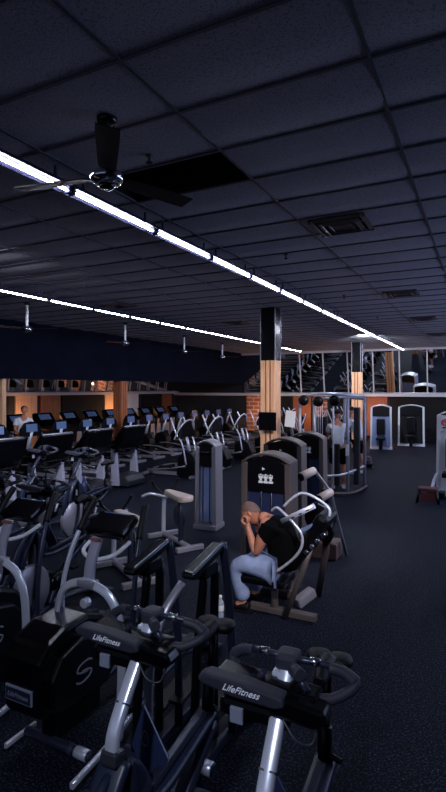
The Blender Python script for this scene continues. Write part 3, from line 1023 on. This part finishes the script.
MB().box(L(-1.95, 4.83, 0.36), (0.46, 0.36, 0.08), bev=0.025).build('seat', 'black', pm)
MB().cyl(L(-1.88, 4.83, 0.04), L(-1.88, 4.83, 0.33), 0.035).box(L(-1.80, 4.83, 0.04), (0.7, 0.09, 0.06), bev=0.01).build('seat_column', 'taupe', pm)
bk = MB().box(L(-1.50, 4.86, 0.80), (0.13, 0.40, 0.62), rot=(0, R(32), 0), bev=0.04).build('backrest', 'black', pm)
MB().box(L(-1.46, 4.70, 0.96), (0.04, 0.07, 0.26), rot=(0, R(60), 0), bev=0.012).build('blue_pad', 'paleblue', bk)
hoop = [L(-1.93, 4.66, 0.40), L(-1.72, 4.66, 0.55), L(-1.56, 4.64, 0.72), L(-1.53, 4.64, 0.86), L(-1.60, 4.65, 0.96), L(-1.72, 4.66, 1.06), L(-1.80, 4.68, 1.10), L(-1.86, 4.70, 1.06)]
MB().tube(hoop, 0.014, smooth=5).build('hoop_frame', 'silver', pm)
hoop2 = [L(-1.76, 4.76, 1.10), L(-1.66, 4.78, 1.20), L(-1.57, 4.80, 1.24), L(-1.45, 4.82, 1.20), L(-1.33, 4.82, 1.12), L(-1.32, 4.80, 1.04), L(-1.38, 4.78, 1.0)]
MB().tube(hoop2, 0.014, smooth=5).build('hoop_frame', 'silver', pm)
MB().band([L(-1.74, 4.66, 0.98), L(-1.42, 4.66, 1.16)], 0.05, 0.04, up=(0, 1, 0)).build('slotted_bar', 'silver', pm)
MB().band([L(-1.46, 4.74, 0.80), L(-1.56, 4.74, 0.5), L(-1.74, 4.74, 0.03)], 0.055, 0.04, up=(0, 1, 0)).build('strut', 'taupe', pm)
MB().band([L(-1.43, 5.00, 1.0), L(-1.46, 5.2, 0.6), L(-1.60, 5.40, 0.03)], 0.07, 0.05, up=(0, 1, 0)).build('strut', 'taupe', pm)
MB().box(L(-1.66, 5.12, 0.10), (0.24, 0.10, 0.10), rot=(0, R(-20), R(60)), bev=0.02).build('foot_rest', 'silver_dim', pm)
MB().tube([L(-1.40, 4.85, 1.02), L(-1.34, 4.95, 0.85), L(-1.42, 5.02, 0.70)], 0.03, smooth=4).build('pivot_arm', 'black', pm)
for q in range(3):
    MB().box(L(-1.62 + q * .07, 4.66, 1.035 + q * .042), (0.03, 0.05, 0.012), rot=(0, R(-30), 0)).build('slot', 'void', pm)
lm = thing('roller_pad_machine', 'machine with two beige roller pads on a bent silver lever, right of the middle tower', 'weight machine', (-1.95, 6.6, 0))


def L2(x, y, z):
    return (x + 1.95, y - 6.6, z)


MB().box(L2(-1.90, 6.82, 0.11), (0.34, 0.34, 0.22), bev=0.03).build('stack_base', 'padbrown', lm)
MB().lathe(L2(-1.95, 6.66, 0.55), [(0.03, -0.05), (0.19, -0.05), (0.205, -0.03), (0.205, 0.03), (0.19, 0.05), (0.03, 0.05)], seg=32, axis='Y').build('weight_disc', 'black', lm)
MB().lathe(L2(-1.95, 6.58, 0.55), [(0.01, -0.02), (0.045, -0.015), (0.05, 0.03)], seg=16, axis='Y').build('disc_hub', 'silver_dim', lm)
MB().tube([L2(-1.95, 6.56, 0.75), L2(-1.84, 6.56, 0.70), L2(-1.76, 6.57, 0.56), L2(-1.80, 6.57, 0.40)], 0.010, smooth=5).build('cam_rim', 'silver', lm)
MB().box(L2(-1.93, 6.85, 0.55), (0.10, 0.12, 0.70), bev=0.02).build('stack_post', 'black', lm)
for a, b in [((-2.07, 6.24, 1.14), (-1.97, 6.46, 1.20)), ((-1.87, 6.36, 0.86), (-1.78, 6.58, 0.92))]:
    MB().cyl(L2(*a), L2(*b), 0.058, 0.050).build('roller_pad', 'pad', lm)
    d = (Vector(b) - Vector(a)).normalized() * 0.02
    MB().cyl(Vector(L2(*a)) - d, L2(*a), 0.052).build('pad_cap', 'black', lm)
MB().band([L2(-1.97, 6.47, 1.20), L2(-1.88, 6.52, 1.06), L2(-1.79, 6.58, 0.92), L2(-1.76, 6.66, 0.70), L2(-1.70, 6.80, 0.30), L2(-1.66, 6.90, 0.02)], 0.04, 0.035, up=(0, 1, 0)).build('lever_arm', 'silver_dim', lm)
for q in range(4):
    MB().cyl(L(-1.50 + q * .055, 4.68, 0.72 + q * .06), L(-1.50 + q * .055, 4.64, 0.72 + q * .06), 0.022).build('bolt', 'chrome', pm)

# ================================================================== PEOPLE
def skin_mesh(name, joints, edges, m, parent=None, sub=2):
    names = list(joints)
    me = bpy.data.meshes.new(name)
    me.from_pydata([joints[k][0] for k in names], [(names.index(a), names.index(b)) for a, b in edges], [])
    o = bpy.data.objects.new(name, me)
    col.objects.link(o)
    md = o.modifiers.new('skin', 'SKIN')
    md.use_smooth_shade = True
    lay = me.skin_vertices[0].data
    for i, k in enumerate(names):
        r = joints[k][1]
        lay[i].radius = (r, r) if not isinstance(r, tuple) else r
        lay[i].use_root = (i == 0)
    sb = o.modifiers.new('sub', 'SUBSURF')
    sb.levels = sub
    sb.render_levels = sub
    bpy.context.view_layer.update()
    dg = bpy.context.evaluated_depsgraph_get()
    me2 = bpy.data.meshes.new_from_object(o.evaluated_get(dg))
    bpy.data.objects.remove(o)
    for p in me2.polygons:
        p.use_smooth = True
    me2.materials.clear()
    me2.materials.append(M[m])
    o = bpy.data.objects.new(name, me2)
    col.objects.link(o)
    if parent:
        o.parent = parent
    return o


def chain(*ks):
    return list(zip(ks[:-1], ks[1:]))


def head_into(mb, c, fwd, up, s=1.0):
    """face towards fwd; adds skull, brow, nose, chin, ears to a mesh"""
    fwd = Vector(fwd).normalized()
    up = (Vector(up) - fwd * Vector(up).dot(fwd)).normalized()
    side = fwd.cross(up)
    rot = Matrix((side, fwd, up)).transposed()
    t = bmesh.new()
    bmesh.ops.create_icosphere(t, subdivisions=4, radius=1)
    for v in t.verts:
        x, y, z = v.co
        X, Y, Z = x * 0.076, y * 0.098, z * 0.118
        if z < -0.1:
            k = 1 - 0.38 * (-z - 0.1)
            X *= k
            if y < 0:
                Y *= 1 - 0.35 * (-z)
        if y > 0.7:
            Y = 0.098 * (0.72 + (y - 0.7) * 0.6)
        fx = math.exp(-((x * 1.0) / 0.16) ** 2)
        if y > 0.5:
            Y += 0.022 * fx * math.exp(-((z + 0.18) / 0.18) ** 2)                # nose
            Y -= 0.010 * math.exp(-((abs(x) - 0.36) / 0.16) ** 2) * math.exp(-((z - 0.06) / 0.12) ** 2)   # eye sockets
            Y += 0.006 * math.exp(-((z - 0.22) / 0.09) ** 2)                      # brow
            Y -= 0.005 * math.exp(-(x / 0.3) ** 2) * math.exp(-((z + 0.50) / 0.04) ** 2)  # mouth line
            Y += 0.006 * math.exp(-(x / 0.25) ** 2) * math.exp(-((z + 0.78) / 0.12) ** 2)  # chin
        v.co = (X * s, Y * s, Z * s)
    for sx in (-1, 1):
        e = bmesh.ops.create_icosphere(t, subdivisions=2, radius=1)
        for v in e['verts']:
            v.co = Vector((v.co.x * 0.010 + sx * 0.078, v.co.y * 0.018 - 0.008, v.co.z * 0.032 - 0.006)) * s
    for f in t.faces:
        f.smooth = True
    bmesh.ops.transform(t, matrix=Matrix.Translation(Vector(c)) @ rot.to_4x4(), verts=t.verts)
    me = bpy.data.meshes.new('tmp')
    t.to_mesh(me)
    t.free()
    mb.bm.from_mesh(me)
    bpy.data.meshes.remove(me)
    return rot


def merge(a, mb):
    """join a bmesh builder into object a's mesh"""
    b = bmesh.new()
    b.from_mesh(a.data)
    me = bpy.data.meshes.new('tmp')
    mb.bm.to_mesh(me)
    mb.bm.free()
    b.from_mesh(me)
    bpy.data.meshes.remove(me)
    b.to_mesh(a.data)
    b.free()


# seated man, facing -X, bent over with his fist at his brow
body = skin_mesh('person', {
    'pelvis': ((-1.83, 4.84, 0.50), 0.13), 'belly': ((-1.80, 4.84, 0.64), 0.125), 'chest': ((-1.84, 4.84, 0.80), 0.14), 'upper': ((-1.92, 4.84, 0.90), 0.11),
    'neck': ((-1.99, 4.83, 0.955), 0.058), 'nk2': ((-2.05, 4.82, 0.975), 0.05),
    'sl': ((-1.92, 4.68, 0.88), 0.066), 'el': ((-2.01, 4.66, 0.63), 0.046), 'el1': ((-1.955, 4.655, 0.76), 0.060), 'wl1': ((-2.06, 4.68, 0.74), 0.043), 'wl': ((-2.115, 4.70, 0.87), 0.028), 'hl': ((-2.13, 4.71, 0.92), 0.036),
    'sr': ((-1.93, 5.00, 0.88), 0.066), 'er1': ((-1.97, 5.03, 0.76), 0.055), 'er': ((-2.05, 5.02, 0.63), 0.044), 'wr1': ((-2.09, 4.98, 0.74), 0.042), 'wr': ((-2.13, 4.93, 0.85), 0.028), 'hr': ((-2.15, 4.91, 0.90), 0.036),
    'hipl': ((-1.86, 4.74, 0.48), 0.10), 'tl': ((-2.06, 4.72, 0.50), 0.085), 'kl': ((-2.27, 4.71, 0.49), 0.062), 'cl': ((-2.22, 4.72, 0.32), 0.058), 'al': ((-2.17, 4.73, 0.10), 0.038), 'fl': ((-2.26, 4.72, 0.055), 0.036),
    'hipr': ((-1.86, 4.94, 0.48), 0.10), 'tr': ((-2.04, 4.98, 0.50), 0.085), 'kr': ((-2.20, 5.01, 0.49), 0.062), 'cr': ((-2.19, 5.01, 0.32), 0.058), 'ar': ((-2.15, 5.01, 0.10), 0.038), 'fr': ((-2.25, 5.01, 0.055), 0.036)},
    chain('pelvis', 'belly', 'chest', 'upper', 'neck', 'nk2') + chain('upper', 'sl', 'el1', 'el', 'wl1', 'wl', 'hl') + chain('upper', 'sr', 'er1', 'er', 'wr1', 'wr', 'hr')
    + chain('pelvis', 'hipl', 'tl', 'kl', 'cl', 'al', 'fl') + chain('pelvis', 'hipr', 'tr', 'kr', 'cr', 'ar', 'fr'), 'skin')
tag(body, 'man in a black T-shirt and pale jeans sitting bent forward, fist against his brow', 'person')
hb = MB()
HR = head_into(hb, (-2.135, 4.82, 0.985), (-0.80, -0.10, -0.60), (-0.45, 0, 0.9))
# curled fingers and thumb of both fists, unequal lengths
for (cx_, cy_, cz_, sg) in [(-2.13, 4.71, 0.925, 1), (-2.15, 4.91, 0.905, -1)]:
    for q, ln in enumerate((0.90, 1.0, 0.95, 0.78)):
        y = cy_ + sg * (-0.028 + q * 0.019)
        hb.tube([(cx_ + 0.01, y, cz_ - 0.01), (cx_ + 0.014, y, cz_ + 0.035 * ln), (cx_ - 0.018, y, cz_ + 0.052 * ln), (cx_ - 0.045 * ln, y, cz_ + 0.030), (cx_ - 0.035 * ln, y, cz_ + 0.0)],
                lambda u: 0.0105 - 0.003 * u, smooth=3, seg=8)
    hb.tube([(cx_ + 0.01, cy_ - sg * 0.03, cz_ - 0.03), (cx_ - 0.025, cy_ - sg * 0.042, cz_ - 0.01), (cx_ - 0.05, cy_ - sg * 0.025, cz_ + 0.012)], lambda u: 0.0125 - 0.003 * u, smooth=3, seg=8)
merge(body, hb)
# shaved hair cap
t_ = bmesh.new()
bmesh.ops.create_icosphere(t_, subdivisions=4, radius=1)
for v in t_.verts:
    v.co = Vector((v.co.x * 0.079, v.co.y * 0.101, v.co.z * 0.121))
kill = [v for v in t_.verts if v.co.z < 0.015 + max(0, v.co.y) * 0.75 - max(0, -v.co.y) * 0.7]
bmesh.ops.delete(t_, geom=kill, context='VERTS')
bmesh.ops.transform(t_, matrix=Matrix.Translation((-2.135, 4.82, 0.985)) @ HR.to_4x4(), verts=t_.verts)
hm = MB()
me_ = bpy.data.meshes.new('tmp')
for f_ in t_.faces:
    f_.smooth = True
t_.to_mesh(me_)
t_.free()
hm.bm.from_mesh(me_)
ho = hm.build('hair', 'shaved', body)
shirt = skin_mesh('shirt', {
    'a': ((-1.80, 4.84, 0.43), 0.19), 'b': ((-1.78, 4.84, 0.62), 0.18), 'c': ((-1.80, 4.84, 0.78), 0.172), 'd': ((-1.90, 4.84, 0.895), 0.135), 'n': ((-1.965, 4.835, 0.935), 0.075),
    'sl': ((-1.90, 4.68, 0.875), 0.085), 'el': ((-1.955, 4.65, 0.735), 0.078), 'sr': ((-1.91, 5.00, 0.875), 0.085), 'er': ((-1.975, 5.03, 0.735), 0.075)},
    chain('a', 'b', 'c', 'd', 'n') + chain('d', 'sl', 'el') + chain('d', 'sr', 'er'), 'tshirt', body)
jeans = skin_mesh('jeans', {
    'p': ((-1.84, 4.84, 0.48), 0.15), 'hl': ((-1.90, 4.74, 0.48), 0.128), 'tl': ((-2.08, 4.72, 0.50), 0.118), 'kl': ((-2.265, 4.71, 0.48), 0.10), 'cl': ((-2.215, 4.72, 0.31), 0.088), 'al': ((-2.17, 4.73, 0.11), 0.076),
    'hr': ((-1.90, 4.94, 0.48), 0.128), 'tr': ((-2.05, 4.98, 0.50), 0.118), 'kr': ((-2.20, 5.01, 0.48), 0.10), 'cr': ((-2.19, 5.01, 0.31), 0.088), 'ar': ((-2.15, 5.01, 0.11), 0.076)},
    chain('p', 'hl', 'tl', 'kl', 'cl', 'al') + chain('p', 'hr', 'tr', 'kr', 'cr', 'ar'), 'jeans', body)
for y in (4.73, 5.01):
    MB().tube([(-2.12, y, 0.055), (-2.18, y, 0.06), (-2.26, y, 0.05), (-2.33, y, 0.042)], lambda u: 0.052 - 0.014 * u, smooth=4).box((-2.22, y, 0.015), (0.27, 0.085, 0.03), bev=0.012).build('shoe', 'rubber', body)

# water bottle
wb = thing('water_bottle', 'clear plastic water bottle on the floor by the seated man\'s shoe', 'bottle', (-2.32, 4.50, 0))
MB().lathe((0, 0, 0), [(0.028, 0.0), (0.033, 0.006), (0.033, 0.05), (0.030, 0.06), (0.033, 0.07), (0.033, 0.14), (0.028, 0.165), (0.014, 0.19), (0.013, 0.20)], seg=18).build('bottle_body', 'clear', wb)
MB().lathe((0, 0, 0), [(0.034, 0.075), (0.0345, 0.08), (0.0345, 0.125), (0.034, 0.13)], seg=18).build('paper_label', 'white', wb)
MB().lathe((0, 0, 0), [(0.015, 0.198), (0.016, 0.20), (0.016, 0.218), (0.013, 0.222)], seg=14).build('bottle_cap', 'white', wb)


def standing(label, loc, rz, shorts='tshirt', lean=0.12):
    o = skin_mesh('person', {
        'pelvis': ((0, 0, 0.95), 0.12), 'belly': ((0, -0.02, 1.08), 0.115), 'chest': ((0, -0.06 - lean * .3, 1.28), 0.14), 'upper': ((0, -0.08 - lean * .6, 1.42), 0.09), 'neck': ((0, -0.1 - lean, 1.52), 0.05), 'n2': ((0, -0.12 - lean, 1.57), 0.05),
        'sl': ((-0.18, -0.08 - lean * .6, 1.40), 0.06), 'el': ((-0.24, -0.14 - lean, 1.14), 0.042), 'wl': ((-0.20, -0.36 - lean, 1.08), 0.028), 'hl': ((-0.19, -0.44 - lean, 1.09), 0.032),
        'sr': ((0.18, -0.08 - lean * .6, 1.40), 0.06), 'er': ((0.24, -0.14 - lean, 1.14), 0.042), 'wr': ((0.20, -0.36 - lean, 1.08), 0.028), 'hr': ((0.19, -0.44 - lean, 1.09), 0.032),
        'pl': ((-0.09, 0, 0.88), 0.095), 'kl': ((-0.11, -0.02, 0.50), 0.058), 'cl': ((-0.115, 0.02, 0.34), 0.052), 'al': ((-0.12, 0.02, 0.09), 0.036), 'fl': ((-0.13, -0.10, 0.045), 0.034),
        'pr': ((0.09, 0, 0.88), 0.095), 'kr': ((0.11, -0.02, 0.50), 0.058), 'cr': ((0.115, 0.02, 0.34), 0.052), 'ar': ((0.12, 0.02, 0.09), 0.036), 'fr': ((0.13, -0.10, 0.045), 0.034)},
        chain('pelvis', 'belly', 'chest', 'upper', 'neck', 'n2') + chain('upper', 'sl', 'el', 'wl', 'hl') + chain('upper', 'sr', 'er', 'wr', 'hr')
        + chain('pelvis', 'pl', 'kl', 'cl', 'al', 'fl') + chain('pelvis', 'pr', 'kr', 'cr', 'ar', 'fr'), 'skin', sub=1)
    h = MB()
    head_into(h, (0, -0.14 - lean, 1.665), (0, -1, -0.3), (0, 0, 1))
    for s in (-1, 1):
        for q, ln in enumerate((0.9, 1.0, 0.93, 0.75)):
            x = s * (0.155 + q * 0.02)
            h.tube([(x, -0.45 - lean, 1.09), (x, -0.49 - lean - 0.01 * ln, 1.10), (x, -0.505 - lean - 0.01 * ln, 1.07), (x, -0.48 - lean, 1.055)], 0.009, smooth=2, seg=6)
        h.tube([(s * 0.16, -0.42 - lean, 1.09), (s * 0.14, -0.46 - lean, 1.085), (s * 0.15, -0.49 - lean, 1.07)], 0.010, smooth=2, seg=6)
    merge(o, h)
    tag(o, label, 'person')
    o.location = loc
    o.rotation_euler = (0, 0, rz)
    MB().lathe((0, -0.125 - lean, 1.70), [(0.08, -0.02), (0.086, 0.02), (0.07, 0.065), (0.03, 0.09), (0.005, 0.095)], seg=20).build('hair', 'rubber', o)
    skin_mesh('shirt', {
        'a': ((0, 0, 0.90), 0.145), 'b': ((0, -0.02, 1.08), 0.14), 'c': ((0, -0.06 - lean * .3, 1.28), 0.165), 'd': ((0, -0.08 - lean * .6, 1.41), 0.115), 'n': ((0, -0.09 - lean * .8, 1.475), 0.065),
        'sl': ((-0.18, -0.08 - lean * .6, 1.395), 0.08), 'el': ((-0.225, -0.115 - lean * .9, 1.24), 0.075), 'sr': ((0.18, -0.08 - lean * .6, 1.395), 0.08), 'er': ((0.225, -0.115 - lean * .9, 1.24), 0.075)},
        chain('a', 'b', 'c', 'd', 'n') + chain('d', 'sl', 'el') + chain('d', 'sr', 'er'), 'whitecotton', o, sub=1)
    skin_mesh('shorts', {'p': ((0, 0, 0.90), 0.14), 'l': ((-0.10, 0, 0.82), 0.115), 'l2': ((-0.12, -0.01, 0.52), 0.10), 'r': ((0.10, 0, 0.82), 0.115), 'r2': ((0.12, -0.01, 0.52), 0.10)},
              chain('p', 'l', 'l2') + chain('p', 'r', 'r2'), shorts, o, sub=1)
    for s in (-1, 1):
        MB().tube([(s * 0.12, 0.06, 0.05), (s * 0.125, -0.05, 0.055), (s * 0.13, -0.17, 0.04)], lambda u: 0.05 - 0.014 * u, smooth=4).box((s * 0.125, -0.055, 0.014), (0.085, 0.27, 0.028), bev=0.01).build('shoe', 'white', o)
    return o


standing('person in a white T-shirt and dark shorts standing inside the cable station', (-2.98, 11.62, 0), R(200))
standing('person in a white T-shirt standing at the right side of the cable station', (-2.98, 13.78, 0), R(250))
standing('person in a white shirt far away among the machines in the side bay', (-11.45, 10.2, 0), R(60))

# ================================================================== CABLE STATION
cs = thing('cable_station', 'tall silver multi-post cable station with curved top bars, right of the columns', 'weight machine', (-2.9, 11.5, 0), 0)
cx0, cy0 = -2.9, 11.5


def S(px_, py_, z):
    return (px_ - cx0, py_ - cy0, z)


posts = [(-3.75, 11.2), (-3.35, 11.0), (-2.62, 11.0), (-2.45, 11.9), (-3.0, 12.3)]
for (x, y) in posts:
    MB().cyl(S(x, y, 0.02), S(x, y, 2.06), 0.038).build('post', 'silver_dim', cs)
MB().tube([S(-3.75, 11.2, 2.05), S(-3.4, 10.95, 2.13), S(-3.0, 10.9, 2.15), S(-2.62, 11.0, 2.12), S(-2.42, 11.4, 2.10), S(-2.45, 11.9, 2.06)], 0.035, smooth=5).build('top_bar', 'silver', cs)
MB().tube([S(-3.35, 11.0, 2.02), S(-3.0, 12.3, 2.05), S(-2.45, 11.9, 2.02)], 0.03).build('top_bar', 'silver_dim', cs)
for (x, y, z) in [(-3.6, 11.0, 2.0), (-3.25, 10.95, 1.98), (-2.9, 10.95, 2.0)]:
    MB().lathe(S(x, y, z), [(0.02, -0.03), (0.11, -0.03), (0.12, 0.0), (0.11, 0.03), (0.02, 0.03)], seg=20, axis='Y').build('pulley', 'black', cs)
MB().box(S(-3.42, 11.75, 0.85), (0.24, 0.22, 1.5), bev=0.02).build('weight_stack', 'void', cs)
MB().box(S(-2.52, 11.45, 1.0), (0.12, 0.16, 1.7), bev=0.02).build('stack_guard', 'dark', cs)
for q in range(4):
    MB().cyl(S(-3.50 + q * .05, 11.62, 0.2), S(-3.50 + q * .05, 11.62, 2.0), 0.008, seg=6).build('cable', 'white', cs)
MB().tube([S(-3.75, 11.2, 0.42), S(-3.3, 10.75, 0.40), S(-2.85, 10.75, 0.42), S(-2.62, 11.0, 0.46), S(-2.45, 11.9, 0.5)], 0.025, smooth=5).build('foot_ring', 'silver', cs)
MB().tube([S(-3.75, 11.2, 0.06), S(-3.3, 10.75, 0.05), S(-2.85, 10.7, 0.05), S(-2.5, 11.0, 0.05), S(-2.4, 11.9, 0.05)], 0.03, smooth=5).build('foot_ring', 'taupe', cs)
MB().box(S(-3.35, 11.55, 0.05), (0.5, 0.9, 0.08), bev=0.02).build('base_plate', 'black', cs)
MB().box(S(-2.90, 11.12, 0.60), (0.14, 0.16, 0.9), bev=0.02).build('weight_stack', 'void', cs)
MB().cyl(S(-2.93, 11.0, 0.1), S(-2.93, 11.0, 2.1), 0.02, seg=10).build('guide_rod', 'silver', cs)
MB().box(S(-2.62, 10.96, 0.95), (0.07, 0.03, 0.24), bev=0.008).build('height_label', 'white', cs)
MB().box(S(-3.30, 10.98, 0.62), (0.16, 0.05, 0.22), bev=0.02).build('pin_block', 'lens', cs)

# monitor on the column, notice on its side
mon = thing('wall_monitor', 'small black monitor bracketed low on the tall wood column', 'monitor', (-4.20, 10.42, 1.55))
MB().box((0, -0.06, 0), (0.40, 0.06, 0.40), bev=0.02).build('screen_case', 'gloss', mon)
MB().box((0, 0.02, 0), (0.12, 0.16, 0.12)).build('bracket', 'dark', mon)
tag(MB().box((-3.66, 10.3, 1.62), (0.22, 0.015, 0.34), rot=(0, R(6), 0)).build('paper_notice', 'white'), 'white paper notice hanging right of the tall wood column', 'notice')
pn = thing('notice_stand', 'thin black stand holding up the white paper notice', 'stand', (-3.66, 10.33, 0))
MB().cyl((0, 0.01, 0.03), (0, 0.01, 1.75), 0.012, seg=8).build('pole', 'black', pn)
MB().lathe((0, 0.01, 0), [(0.12, 0.0), (0.12, 0.012), (0.03, 0.03)], seg=20).build('base', 'black', pn)

# items on the floor of the aisle
st = thing('step_stool', 'low dark red padded step stool alone on the aisle floor at right', 'stool', (-1.02, 11.0, 0), R(3))
MB().box((0, 0, 0.26), (0.36, 0.30, 0.06), bev=0.02).build('top_pad', 'redstep', st)
for sx in (-1, 1):
    for sy in (-1, 1):
        MB().band([(sx * 0.15, sy * 0.12, 0.24), (sx * 0.20, sy * 0.17, 0.0)], 0.05, 0.04).build('leg', 'black', st)
MB().box((0, -0.145, 0.12), (0.28, 0.02, 0.16), bev=0.005).build('front_panel', 'redstep', st)
kb = thing('kettlebell', 'small round black kettlebell on the floor beside the cable station', 'weight', (-2.98, 15.0, 0))
MB().lathe((0, 0, 0.11), [(0.05, -0.11), (0.10, -0.08), (0.125, 0.0), (0.10, 0.08), (0.04, 0.11)], seg=20).build('ball', 'black', kb)
MB().tube([(-0.06, 0, 0.20), (-0.07, 0, 0.28), (0, 0, 0.32), (0.07, 0, 0.28), (0.06, 0, 0.20)], 0.015, smooth=4).build('handle', 'silver_dim', kb)


# ================================================================== TREADMILLS, rows at left
def treadmill(label, loc, rz=0, group='near row of treadmills'):
    """user stands on the -X side looking +X"""
    t = thing('treadmill', label, 'treadmill', loc, rz, group)
    MB().box((-0.85, 0, 0.10), (1.75, 0.62, 0.10), bev=0.02).build('deck', 'black', t)
    for s in (-1, 1):
        MB().box((-0.85, s * 0.35, 0.145), (1.7, 0.10, 0.07), bev=0.02).build('side_rail', 'lav', t)
        MB().prism([(-0.14, 0.05), (0.10, 0.05), (0.05, 0.62), (0.0, 1.0), (-0.12, 1.0), (-0.12, 0.6)], s * 0.36 - 0.035, s * 0.36 + 0.035, 'Y', bev=0.012).build('upright', 'lav', t)
        h = MB().tube([(0.0, s * 0.40, 0.98), (-0.25, s * 0.42, 0.97), (-0.62, s * 0.40, 0.86)], 0.028, smooth=4).build('handrail', 'rubber', t)
    MB().prism([(-0.15, 0.04), (0.32, 0.04), (0.34, 0.16), (0.20, 0.27), (-0.10, 0.30)], -0.33, 0.33, 'Y', bev=0.03).build('motor_hood', 'dark', t)
    MB().prism([(-0.18, 0.90), (0.10, 0.86), (0.22, 1.02), (0.30, 1.38), (0.23, 1.42), (-0.02, 1.10), (-0.20, 0.98)], -0.41, 0.41, 'Y', bev=0.025).build('console', 'gloss', t)
    MB().tube([(0.26, -0.38, 1.405), (0.26, 0.38, 1.405)], 0.009, seg=8).build('console_edge', 'silver', t)
    MB().box((0.105, 0, 1.275), (0.012, 0.5, 0.22), rot=(0, R(38), 0), bev=0.004).build('screen', 'screen', t)
    MB().tube([(0.12, -0.36, 0.90), (-0.02, -0.34, 0.80), (0.0, 0, 0.74), (-0.02, 0.34, 0.80), (0.12, 0.36, 0.90)], 0.04, smooth=5).build('crossbar', 'rubber', t)
    return t


tm = None
for q, y in enumerate((6.1, 7.3, 8.5, 9.7)):
    lb = 'black-backed treadmill in the near row at left, %s from the left edge' % ORD[q]
    tm = treadmill(lb, (-7.5, y, 0)) if tm is None else (dup(tm, (-7.5, y, 0), 0, lb) and tm)
for q, y in enumerate([8.4 + 1.2 * k for k in range(12)]):
    if abs(y - 14.2) > -1:
        dup(tm, (-13.6, y, 0), PI, 'treadmill in the side bay with its screen towards the room, %s from the left' % ORD[q], 'bay row of treadmills')


# upright cross trainers with silver arched console frames
def arch_trainer(label, loc, rz=0, group='cross trainers with silver arches'):
    t = thing('cross_trainer', label, 'cross trainer', loc, rz, group)
    MB().prism([(-0.15, 0.05), (0.45, 0.05), (0.50, 0.30), (0.35, 0.62), (0.10, 0.70), (-0.10, 0.50)], -0.16, 0.16, 'Y', bev=0.03).build('drive_shroud', 'black', t)
    MB().box((-0.5, 0, 0.06), (1.3, 0.10, 0.08), bev=0.01).box((-1.1, 0, 0.04), (0.08, 0.6, 0.07), bev=0.01).box((0.35, 0, 0.04), (0.08, 0.6, 0.07), bev=0.01).build('base_frame', 'silver_dim', t)
    MB().band([(0.18, 0, 0.60), (0.10, 0, 0.9), (0.02, 0, 1.15)], 0.10, 0.06, up=(1, 0, 0)).build('mast', 'silver', t)
    arch = [(-0.05, -0.40, 0.98), (0.06, -0.37, 1.22), (0.13, -0.22, 1.40), (0.15, 0.0, 1.46), (0.13, 0.22, 1.40), (0.06, 0.37, 1.22), (-0.05, 0.40, 0.98)]
    MB().band(arch, 0.05, 0.035, up=(0, 0, 1), smooth=5).build('arch_frame', 'silver', t)
    MB().prism([(-0.36, 1.02), (0.36, 1.02), (0.33, 1.22), (0.20, 1.37), (0, 1.41), (-0.20, 1.37), (-0.33, 1.22)], 0.0, 0.06, 'Y', bev=0.01)
    o = MB().prism([(-0.36, 1.02), (0.36, 1.02), (0.33, 1.22), (0.20, 1.37), (0, 1.41), (-0.20, 1.37), (-0.33, 1.22)], -0.03, 0.03, 'Y', bev=0.01).build('console', 'gloss', t)
    o.data.transform(Matrix.Translation((0.06, 0, 0)) @ Matrix.Rotation(R(90), 4, 'Z'))
    MB().box((0.015, 0, 1.24), (0.02, 0.36, 0.2), rot=(0, R(4), 0), bev=0.004).build('screen', 'screen', t)
    for s in (-1, 1):
        MB().tube([(0.20, s * 0.24, 0.35), (0.12, s * 0.30, 0.85), (-0.05, s * 0.33, 1.15), (-0.22, s * 0.30, 1.52)], 0.022, smooth=5).build('moving_handle', 'silver', t)
        MB().box((-0.45, s * 0.15, 0.30 + s * 0.05), (0.40, 0.13, 0.04), bev=0.012).build('foot_pedal', 'rubber', t)
        MB().tube([(0.15, s * 0.2, 0.30), (-0.4, s * 0.16, 0.25 + s * 0.05), (-1.05, s * 0.14, 0.14)], 0.02, smooth=3).build('pedal_rail', 'silver_dim', t)
    return t


at = None
for q, y in enumerate((11.35, 13.0, 14.7, 16.3, 17.9, 19.5)):
    lb = 'cross trainer with a silver-edged arched console, %s past the near treadmills' % ORD[q]
    at = arch_trainer(lb, (-6.9, y, 0)) if at is None else (dup(at, (-6.9, y, 0), 0, lb) and at)
for q, y in enumerate([8.6 + 1.05 * k for k in range(13)]):
    dup(at, (-10.47, y, 0), PI, 'cross trainer in the middle row, facing the side bay, %s from the left' % ORD[q], 'middle row of cross trainers', skip=('arch_frame', 'moving_handle'))
for q, (x, y, rz) in enumerate([(-5.2, 15.6, 20), (-5.0, 17.2, 10), (-4.9, 18.6, 0), (-5.3, 21.6, 0), (-8.9, 21.8, 0)]):
    dup(at, (x, y, 0), R(rz), 'cross trainer beyond the tall wood column, %s from the camera' % ORD[q], 'cross trainers beyond the column')

rf = thing('rack_frame', 'dark grey upright of a machine frame cut by the right edge of the photo', 'exercise machine', (-0.30, 5.75, 0))
for y in (0, 0.7):
    MB().box((0, y, 0.75), (0.06, 0.06, 1.5), bev=0.008).build('upright', 'dark', rf)
MB().box((0.2, 0.35, 0.04), (0.5, 0.9, 0.06), bev=0.015).build('base', 'dark', rf)
MB().box((0, 0.35, 1.46), (0.05, 0.66, 0.05), bev=0.008).build('crossbar', 'dark', rf)
